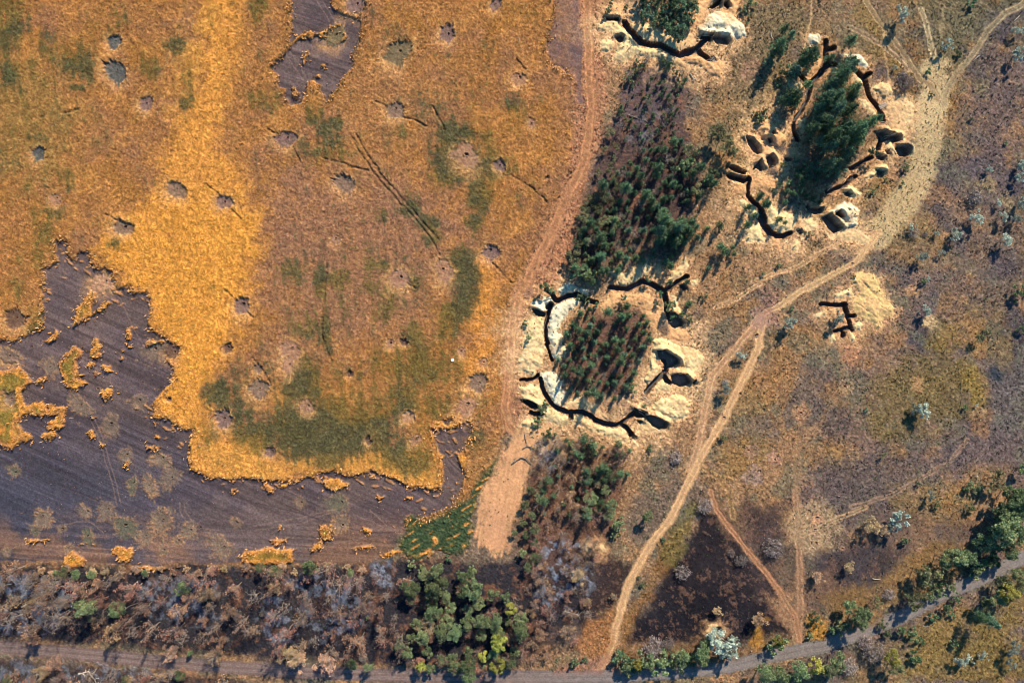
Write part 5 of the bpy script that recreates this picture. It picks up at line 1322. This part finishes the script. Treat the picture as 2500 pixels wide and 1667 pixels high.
# single trees and bushes: kind, x, y, radius in the photograph
ONE = '''M green 1590,750,78 760,890,95 1010,930,80 570,590,45 670,630,50 800,620,40 720,760,40 810,1010,34 1270,610,30 1100,1520,40 1560,1500,60 1660,1300,26 60,1540,50 510,610,40
M tan 1810,810,70 290,1185,62 380,1470,62 1480,1285,60 580,880,36 1900,1310,62
N yellow 2140,1220,78 2110,1420,62 2240,930,50 2130,1130,60 1450,1430,50 1990,1340,50
N green 490,560,70 200,590,60 60,560,46 840,610,40 1860,1500,70 860,1400,52 990,1420,44 1330,740,86 1550,700,70 1900,760,90 1850,640,70
N bush 1460,560,40 1380,540,34 1700,480,36 2200,1400,50 2170,70,0 990,1000,24
N tan 170,740,58 1480,1075,60 1120,1110,34 410,1380,70 600,1400,70 300,1340,70
D silver 1290,150,62 1690,375,60 2325,460,70 2290,270,40 2330,1430,40 1235,590,26
D bush 1780,470,38 1540,620,34 1900,10,46 1560,835,26 1905,1035,26 1330,1450,28 270,640,44 220,720,30 1010,640,20 60,1030,40 25,1000,24 100,965,22 2200,1240,24
D twigs 1330,715,66 1300,655,44
D pine 490,480,74 440,530,56 560,450,50 700,470,52 840,370,44 350,285,50 270,255,40 225,400,62 190,460,46 330,830,62 360,870,58 290,880,48 470,730,40 380,600,70
D tallpine 860,520,66 830,580,70 790,620,74 745,690,80 690,760,78 640,840,80 710,850,74 870,780,66 850,850,60 600,910,72 550,970,66 700,960,86 780,980,74 560,1050,70 640,1040,80 500,1120,70 590,1130,74 820,1090,86 880,1150,86 760,1140,84 680,1180,80 860,1230,78 740,1240,80 660,1290,74 780,1330,76 640,1400,72 720,1410,70 990,1080,70 940,1180,56 1040,1060,56 580,1210,60
D dark 450,1460,44 520,1440,40 590,1480,44 660,1510,48 400,1470,34 270,1440,34 360,1400,30 1050,1320,44 740,1490,44 560,1540,40 480,1530,36 880,1280,36
H dark 390,90,50 330,130,36 420,180,44 500,70,36 440,30,40 240,140,32 360,220,36 170,190,26
H pine 110,300,34 220,450,30 20,410,30 270,480,18 460,240,22 520,260,26 590,290,22 60,240,30 290,200,22 280,290,26
H silver 1375,515,36 1600,570,30 1750,540,34 1760,600,40 1955,440,64 2190,630,46 1455,770,40 1645,730,30 1490,1240,38 2185,430,40 2280,445,34 2060,15,36 2330,80,50 300,1365,46 740,1330,52 1520,965,22 2330,300,44 2130,310,24
H bush 1040,200,26 1475,990,36 2025,1440,28 2320,1090,50 1150,100,18 1300,130,24 480,580,22 80,920,24 320,1220,24 210,850,26 870,950,22 2340,1400,36 1090,160,10
H twigs 1940,255,72 1395,560,44 1500,575,26 1800,580,30
G pine 1800,130,44 1760,85,40 1740,110,36 1620,190,34 1650,240,28 1840,500,28 1745,520,28 1660,600,38 1890,720,38 1850,690,34 1960,690,20 1970,750,20 1600,470,40 1650,510,34 1500,500,56 1560,560,48 1500,600,50 1400,470,50 1460,640,50 1380,560,50 1340,620,50 2260,310,30 2090,340,34 2160,410,30 2090,490,34 2190,260,26 2250,330,26 1410,850,42 1420,995,30 1385,805,30 960,890,36 860,890,40 1560,990,26 1755,870,30 1580,1180,36 1720,1120,14 1680,1120,14
G tallpine 1360,450,66 1330,540,66 1490,520,66
G dark 1440,1190,44 1420,1230,40 1460,1300,38 1510,1310,30 1530,1260,30 690,1130,44 640,1120,40 330,1050,52 380,1060,40 650,920,62 700,960,56 600,940,50 720,900,46 1215,960,30 1080,960,18 1330,1100,30 780,1190,26 1380,1190,26 1000,1130,26 1310,1180,24
G bush 1590,1325,26 180,1480,30 160,1350,32 1850,520,20 1640,420,20
G olive 1570,1290,30 1640,180,56
C olive 1810,1150,76 1870,1200,76 1930,1290,72 1960,1320,60 1600,1310,60 1780,1200,50
C dark 1560,1440,56 1600,1400,50 1520,1480,50 1770,1480,44 1620,1540,40 1820,1520,30 2330,460,60 2260,560,44
C bush 1060,670,36 2170,1000,26 2210,1030,44 2240,965,22 2110,10,40 2050,90,32 2110,130,20 870,100,40 910,20,24 2080,200,20 1040,60,24
K bush 1880,880,26 1250,980,36 550,940,44 350,840,44 250,740,36 300,640,40 340,580,34 1080,440,40 1060,410,28 1190,610,30 2190,180,14
K pine 670,900,46 720,930,50 740,960,44 640,1050,40 960,940,30 980,1030,36 970,1200,36 920,1240,32 830,1150,40 700,1190,40 1060,1000,22 1050,1200,24
K silver 2020,170,40 1890,450,44
K twigs 1890,400,30 1470,1060,56 1720,1480,60
L silver 1470,650,52 1395,650,40 1540,1400,40 1450,640,36 1935,600,14
L bush 970,640,26 1840,615,24 1600,1470,30 1890,1500,36 1890,1290,48 1850,1330,40 1940,1310,34 1420,1280,20
L olive 2130,1250,80 2080,1320,60 2170,1320,60 1130,1040,30 1965,20,40
L green 2290,1380,120 2250,1480,100 2340,1440,110 2200,1540,90 2345,1160,60 2160,1500,50
O bush 560,790,46 600,800,40 640,800,46 690,790,40 735,795,44 790,790,40 850,775,50 830,800,34 900,790,40 330,795,26 545,100,26 670,405,12 530,160,20 380,790,16 770,185,16 650,370,10
O green 695,60,30 960,735,46 960,780,32 990,700,40 540,110,22 870,760,36
O silver 1080,720,60 1040,680,44 1120,700,44 1090,760,36
O twigs 730,725,50 1160,290,30 870,350,32 800,700,26 1110,250,18
O tan 1245,590,36 360,370,32 1040,540,22 640,780,20 520,470,16 440,220,34 400,500,20
O yellow 1340,690,30 650,800,30
P silver 740,85,52 1020,790,26 1060,780,30 1140,760,28 1290,735,32 1290,800,28 700,120,34
P tan 590,105,40 480,320,28 630,140,28 330,370,26
P green 1230,110,70 1290,160,70 1300,60,76 1240,60,60 1150,200,50 1200,150,50 950,280,48 1000,260,50 1060,270,44 1210,230,50 1260,240,46 480,520,44 520,560,50 560,550,40 1240,400,40 1310,350,40 1220,480,56 1160,500,44 130,840,50 210,830,50 420,790,56 60,850,50 380,820,44 170,870,44
P yellow 310,810,44 1250,440,44 250,840,30 680,760,36
P olive 780,490,48 820,480,40 880,360,52 830,340,40 700,820,40 620,490,34 1330,400,40
P bush 950,430,34 990,420,26 880,465,30 920,455,24 430,620,40 390,630,26 460,610,26 110,690,36 280,660,20 660,650,28 740,635,30 900,560,30 960,520,30 760,190,24 1110,340,44 1190,280,50 1150,300,34 1000,700,18 985,570,22 820,760,36 810,780,26 780,650,24 1100,360,30 1010,480,22 830,700,26 300,580,24 640,610,20
P tallpine 1125,565,30 1175,590,34
P twigs 600,740,50 560,700,36 100,225,44 480,820,40 680,460,30'''
GENLOOK = {'pine': 'dark green young pine', 'tallpine': 'tall feathery pine', 'dark': 'dark green tree', 'green': 'green leafy tree', 'olive': 'olive green tree', 'yellow': 'yellow green tree', 'tan': 'tan withered tree', 'silver': 'silvery shrub', 'bush': 'green bush', 'twigs': 'leafless grey shrub'}
ones = []
tile = kind_ = None
for ln in ONE.split('\n'):
    ws = ln.split()
    tile, kind_ = ws[0], ws[1]
    for wd in ws[2:]:
        a, b_, c_ = [float(v) for v in wd.split(',')]
        if c_ > 0:
            ones.append((kind_, ZO[tile][0] + a / ZS[tile], ZO[tile][1] + b_ / ZS[tile], c_ / ZS[tile]))
olab = labels_for('plant', [(o[1], o[2], ('small ' if o[3] < 8 else 'large ' if o[3] > 19 else '') + GENLOOK[o[0]]) for o in ones])
for (kd, x_, y_, r_), lb in zip(ones, olab):
    plant(kd, x_, y_, r_, lb, 'single trees and shrubs', 1.15 if kd in ('silver', 'tallpine') else 1.0)

# ------------------------------------------------------------------ grass, weeds and straw: more than anyone could count
def tufts(name, label, px_, py_, hgt, wid, cols, lean=.35, blades=3, seed=1, kindname='stuff'):
    rg = np.random.default_rng(seed)
    n = len(px_)
    x_ = (px_ - CX) / PPM; y_ = (CY - py_) / PPM
    i = np.clip(((px_ - X0) / STEP).astype(int), 0, NX - 1); j = np.clip(((py_ - Y0) / STEP).astype(int), 0, NY - 1)
    z_ = H[j, i]
    Ps, Cs = [], []
    for b_ in range(blades):
        a = rg.uniform(0, 6.283, n)
        l = hgt * rg.uniform(.6, 1.2, n)
        ln = lean * rg.uniform(.2, 1.6, n) * l
        d = np.stack([np.cos(a), np.sin(a), np.zeros(n)], 1)
        s = np.stack([-np.sin(a), np.cos(a), np.zeros(n)], 1) * (wid * rg.uniform(.6, 1.3, n))[:, None]
        p = np.stack([x_ + rg.normal(0, wid * .5, n), y_ + rg.normal(0, wid * .5, n), z_ - .05], 1)
        t_ = p + d * ln[:, None]; t_[:, 2] += l
        Ps.append(np.stack([p - s, p + s, t_ + s * .4, t_ - s * .4], 1)); Cs.append(cols)
    P = np.concatenate(Ps); Cc = np.concatenate(Cs)
    m, nt, b = mat(name + '_blades', .85, .1)
    at = nt.nodes.new('ShaderNodeAttribute'); at.attribute_name = 'blade'
    nt.links.new(at.outputs['Color'], b.inputs['Base Color'])
    me_ = quads_mesh(name, P, m)
    at_ = me_.attributes.new('blade', 'FLOAT_COLOR', 'POINT')
    rgba = np.ones((len(P), 4, 4), np.float32); rgba[:, :, :3] = Cc[:, None, :]
    at_.data.foreach_set('color', rgba.ravel())
    o = bpy.data.objects.new(name, me_)
    o['kind'] = kindname; o['label'] = label; o['category'] = 'grass'
    COL.objects.link(o)

def pick(n, ok, seed):
    rg = np.random.default_rng(seed)
    px_ = rg.uniform(X0 + 4, X1 - 4, n); py_ = rg.uniform(Y0 + 4, Y1 - 4, n)
    i = ((px_ - X0) / STEP).astype(int); j = ((py_ - Y0) / STEP).astype(int)
    k = ok[j, i] > rg.uniform(0, 1, n)
    return px_[k], py_[k], i[k], j[k]

rg_ = np.random.default_rng(5)
okm = ((ID == ID_MEADOW) * (.25 + .9 * smooth(-.3, .5, F_SM)) * (PX > 1230)).astype(np.float32) + .2 * (ID == ID_SCORCH) + .15 * (ID == ID_FOREST)
px_, py_, i_, j_ = pick(120000, okm, 3)
base = C[j_, i_]
f_ = rg_.choice([.55, .8, 1.25, 1.7], len(px_), p=[.3, .25, .3, .15])[:, None]
cols = np.clip(base * f_ + .03 * (f_ > 1.5), .01, .6)
green = rg_.uniform(0, 1, len(px_)) < .16
cols[green] = np.array([.06, .085, .04]) * rg_.uniform(.6, 1.6, (green.sum(), 1))
tufts('dry_grass', 'dry tufted grass, straw to grey green, over the open meadow', px_, py_, .34, .13, cols, .5, 3, 21)
oks = ((ID == ID_SAND) * .30 + (ID == ID_TRACK) * .015).astype(np.float32) * np.clip(.4 + F_SM, 0, 1) + .10 * ((ID >= 100) & (H > .15) & (PX > 1250))
px_, py_, i_, j_ = pick(40000, oks, 4)
cols = np.array([.045, .075, .04]) * rg_.uniform(.5, 1.8, (len(px_), 1))
tufts('weeds', 'small dark green weeds sprouting on the bare sand and heaps', px_, py_, .40, .16, cols, .4, 3, 22)
edge = np.zeros((NY, NX), bool)
cr_ = (ID == ID_CROP)
for dj, di in ((3, 0), (-3, 0), (0, 3), (0, -3), (2, 2), (-2, 2)):
    edge |= cr_ & np.roll(ID == ID_STUBBLE, (dj, di), (0, 1))
px_, py_, i_, j_ = pick(300000, edge.astype(np.float32), 6)
px_ = px_ + rg_.normal(0, 3, len(px_)) + rg_.exponential(4, len(px_)) * rg_.choice([-1, 1], len(px_)); py_ = py_ + rg_.normal(0, 3, len(py_)) + rg_.exponential(3, len(px_)) * rg_.choice([-1, 1], len(px_))
cols = np.clip(np.array([.56, .30, .11]) * rg_.uniform(.5, 1.25, (len(px_), 1)), 0, .75)
tufts('straw_fringe', 'ragged fringe of golden straw round the standing wheat and its islands', px_, py_, .62, .14, cols, .7, 3, 23)
px_, py_, i_, j_ = pick(90000, ((ID == ID_STUBBLE) * .25 * smooth(.1, .8, F_SM + .6 * F_MID) * (PY > 500)).astype(np.float32), 8)
cols = np.clip(np.array([.40, .24, .13]) * rg_.uniform(.4, 1.2, (len(px_), 1)), 0, .75)
tufts('stubble_straw', 'thin straw left standing here and there on the dark stubble', px_, py_, .24, .07, cols, .8, 2, 24)
px_, py_, i_, j_ = pick(420000, (cr_ * .55).astype(np.float32), 9)
base = C[j_, i_]
cols = np.clip(base * rg_.uniform(.5, 1.5, (len(px_), 1)), .01, .7)
tufts('wheat_ears', 'drooping ears over the standing wheat', px_, py_, .36, .055, cols, 1.5, 2, 25)

# ------------------------------------------------------------------ wood lying about
def log(s, r, label, material, branches=0, z=.12, nm='fallen_log'):
    p_ = T(s)
    pts = []
    for (x_, y_) in p_:
        wx_, wy_ = wxy(x_, y_)
        pts.append(np.array([wx_, wy_, max(ground_z(x_, y_), -.2) + z + r]))
    rg = np.random.default_rng(int(p_[0][0] * 7 + p_[0][1]))
    o0 = pts[0].copy()
    segs = []
    for k in range(len(pts) - 1):
        f0, f1 = 1 - .55 * k / (len(pts) - 1), 1 - .55 * (k + 1) / (len(pts) - 1)
        sg, pp = bent(pts[k] - o0, pts[k + 1] - o0, r * f0, r * f1, rg, 3, .08)
        segs += sg
    e = bpy.data.objects.new(nm, None)
    e.location = tuple(o0)
    e['label'] = label; e['category'] = 'log'; e['group'] = 'fallen wood'
    COL.objects.link(e)
    t_ = bpy.data.objects.new('stem', limbs_mesh('stem', segs, material, 6)); t_.parent = e; COL.objects.link(t_)
    if branches:
        bs = []
        for k in range(branches):
            q = segs[rg.integers(0, len(segs))]
            a = q[1]
            d = unit((q[1] - q[0])[None])[0]
            side = np.array([-d[1], d[0], .15]) * rg.choice([-1, 1])
            end = a + (d * rg.uniform(.2, .8) + side * rg.uniform(.5, 1)) * rg.uniform(.7, 2.0)
            sg, _ = bent(a, end, r * .5, r * .2, rg, 2, .3)
            bs += sg
        b2 = bpy.data.objects.new('branches', limbs_mesh('branches', bs, material, 5)); b2.parent = e; COL.objects.link(b2)
    return e

LOGS = [('C 1580,640 1600,665 1625,695', .16, 'grey log lying below the fork of the topmost trench', 2), ('C 2285,290 2290,320 2305,345', .16, 'grey log in the grass right of the big white sand heap', 0), ('C 1740,762 1785,770', .14, 'short brown log in the bare grass right of the thinned plantation', 0),
        ('C 1035,450 1055,430 1075,405', .10, 'crooked stick on the sand bank under the topmost trench', 1), ('K 130,975 170,955 215,970 235,972', .17, 'forked dead branch on the clearing, upper of two', 4), ('K 38,1105 85,1070 120,1050 170,1075 205,1105', .22, 'long bent fallen branch across the sandy clearing', 3),
        ('K 148,850 150,890 168,930', .13, 'thin fallen branch on the clearing, just under the ring', 1), ('P 1185,590 1225,618', .20, 'pale log beside two pines below the road', 0), ('P 590,376 630,381', .12, 'short pale log on the scorched ground near withered trees', 0), ('P 60,220 90,240 125,255', .18, 'grey fallen tree with many branches on the scorched ground', 9),
        ('O 280,535 315,545 355,555', .16, 'pale fallen tree with branches in the scorched belt end', 6), ('O 320,345 350,330 385,320', .16, 'grey fallen tree above the tan tree of the belt end', 5), ('D 2312,140 2265,185', .10, 'thin pale pole lying on the grass in the upper right', 0), ('D 1962,485 1920,522', .10, 'thin pale pole lying beside the upper right track', 0),
        ('M 690,1480 780,1460 850,1568', .22, 'big bleached bare tree lying below the road', 10), ('M 200,900 300,850 390,780', .20, 'bleached fallen trunk on the ash at the left end of the belt', 6), ('M 1050,950 1120,900 1200,870', .16, 'pale crooked fallen trunk beside a green tree in the belt', 4),
        ('C 1040,1000 1200,1050 1290,1100', .12, 'thin fallen trunk across the burnt plantation', 2), ('C 1750,260 1690,165', .10, 'thin pole on the peach sand beside the uppermost grove', 0), ('N 1300,650 1400,690', .12, 'pale fallen stem at the upper edge of the green belt', 1), ('K 820,690 900,740 935,755', .09, 'straight pole along the lower ring trench', 0)]
for s, r_, lb, nb in LOGS:
    log(s, r_, lb, M_PALE if ('pale' in lb or 'bleach' in lb or 'grey' in lb) else M_CHAR, nb)
POLES = [('K 1120,632 1205,665', 'pale pole over the square roofed pit, upper one'), ('K 1135,655 1195,700', 'pale pole over the square roofed pit, lower one'), ('K 1160,530 1245,580', 'long pole of the wooden frame above the roofed pit'), ('K 1180,525 1235,565', 'short pole of the wooden frame above the roofed pit'), ('K 1340,130 1345,160', 'short white pole on the rim of the largest pit'), ('K 1418,195 1422,225', 'white post standing out of the largest pit'),
         ('C 1635,350 1690,352', 'pale plank at the black dugout mouth of the topmost trench'), ('C 1690,310 1770,322', 'roof pole across the black dugout mouth'), ('D 1105,1062 1185,1068', 'pole across the end of the right hand trench, upper one'), ('D 1108,1078 1180,1080', 'pole across the end of the right hand trench, lower one'), ('D 1180,1055 1186,1090', 'cross bar at the end of the right hand trench'),
         ('D 1130,1190 1200,1182', 'pole over the teal pit, upper one'), ('D 1135,1212 1165,1192', 'slanting pole over the teal pit'), ('H 640,200 700,150', 'pole along the lowest piece of the broken trench'), ('D 985,995 1090,1030', 'long thin pole beside the cream bank left of the slatted cover')]
for s, lb in POLES:
    e = log(s, .09, lb, M_PALE, 0, .25, 'wooden_pole')
    e['category'] = 'pole'; e['group'] = 'poles at the trenches'

def brush(px_, py_, rpx, label, material, deg, n=70):
    rg = np.random.default_rng(int(px_))
    R_ = rpx / PPM
    segs = []
    for k in range(n):
        a = RAD(deg) + rg.normal() * .5
        q = rg.normal(size=2) * R_ * .38
        L = R_ * rg.uniform(.4, 1.0)
        d = np.array([math.cos(a), math.sin(a), rg.normal() * .12]) * L
        c = np.array([q[0], q[1], .15 + rg.uniform(0, .5)])
        segs.append((c - d * .5, c + d * .5, .05, .02))
    o = bpy.data.objects.new('brush_pile', limbs_mesh('brush_pile', segs, material, 4))
    x_, y_ = wxy(px_, py_)
    o.location = (x_, y_, ground_z(px_, py_))
    o['label'] = label; o['category'] = 'brush pile'; o['group'] = 'brush piles'
    COL.objects.link(o)
brush(1747, 149, 17, 'pale grey pile of cut branches below the fork of the topmost trench', M_PALE, 35)
brush(1908, 363, 17, 'brown brush pile between the two peach sand mounds', M_CHAR, 10)
brush(1598, 1583, 26, 'dark pile of burnt branches at the roadside under the black triangle', M_CHAR, 20, 110)
brush(1620, 800, 18, 'tangle of sticks inside the right side of the ring trench', M_CHAR, 120)
brush(1885, 418, 16, 'dark tangle of sticks beside the pit below the brush pile', M_CHAR, 50)
brush(2080, 430, 14, 'loose sticks along the broken trench near the square dugout mound', M_CHAR, 60)

# slatted cover bridging the right hand trench
cx_, cy_ = T('D 1122,920')[0]
x_, y_ = wxy(cx_, cy_)
e = bpy.data.objects.new('slatted_cover', None)
e.location = (x_, y_, ground_z(cx_ + 14, cy_ - 10) + .15)
e.rotation_euler = (0, 0, RAD(33))
e['label'] = 'slatted wooden cover like a small ladder bridging the right hand trench'; e['category'] = 'trench cover'
COL.objects.link(e)
def board(nm, x0, x1, y0, y1, z0, z1, material):
    vs_ = [(x0, y0, z0), (x1, y0, z0), (x1, y1, z0), (x0, y1, z0), (x0, y0, z1), (x1, y0, z1), (x1, y1, z1), (x0, y1, z1)]
    me_ = bpy.data.meshes.new(nm)
    me_.from_pydata(vs_, [], [(3, 2, 1, 0), (4, 5, 6, 7), (0, 1, 5, 4), (1, 2, 6, 5), (2, 3, 7, 6), (3, 0, 4, 7)])
    me_.materials.append(material)
    o = bpy.data.objects.new(nm, me_); o.parent = e; COL.objects.link(o)
for k in range(8):
    board('slat', -1.25 + k * .32, -1.25 + k * .32 + .15, -.62, .62, .06, .10, M_PALE)
board('rail', -1.35, 1.30, -.72, -.62, 0, .12, M_WOOD)
board('rail', -1.35, 1.30, .62, .72, 0, .12, M_WOOD)

# a scrap of white sheet in the crop
cx_, cy_ = T('J 1730,210')[0]
x_, y_ = wxy(cx_, cy_)
me_ = bpy.data.meshes.new('crumpled_sheet')
vs_, fs_ = [], []
for j in range(5):
    for i in range(5):
        vs_.append(((i - 2) * .22 + rnd.gauss(0, .05), (j - 2) * .2 + rnd.gauss(0, .05), .05 + abs(rnd.gauss(0, .12))))
for j in range(4):
    for i in range(4):
        fs_.append((j * 5 + i, j * 5 + i + 1, j * 5 + i + 6, j * 5 + i + 5))
me_.from_pydata(vs_, [], fs_)
m, nt, b = mat('white_plastic', .5, .3); b.inputs['Base Color'].default_value = (.7, .72, .74, 1)
me_.materials.append(m)
o = bpy.data.objects.new('crumpled_sheet', me_)
o.location = (x_, y_, ground_z(cx_, cy_) + .1)
o['label'] = 'small crumpled white scrap lying in the green part of the crop'; o['category'] = 'scrap'
COL.objects.link(o)
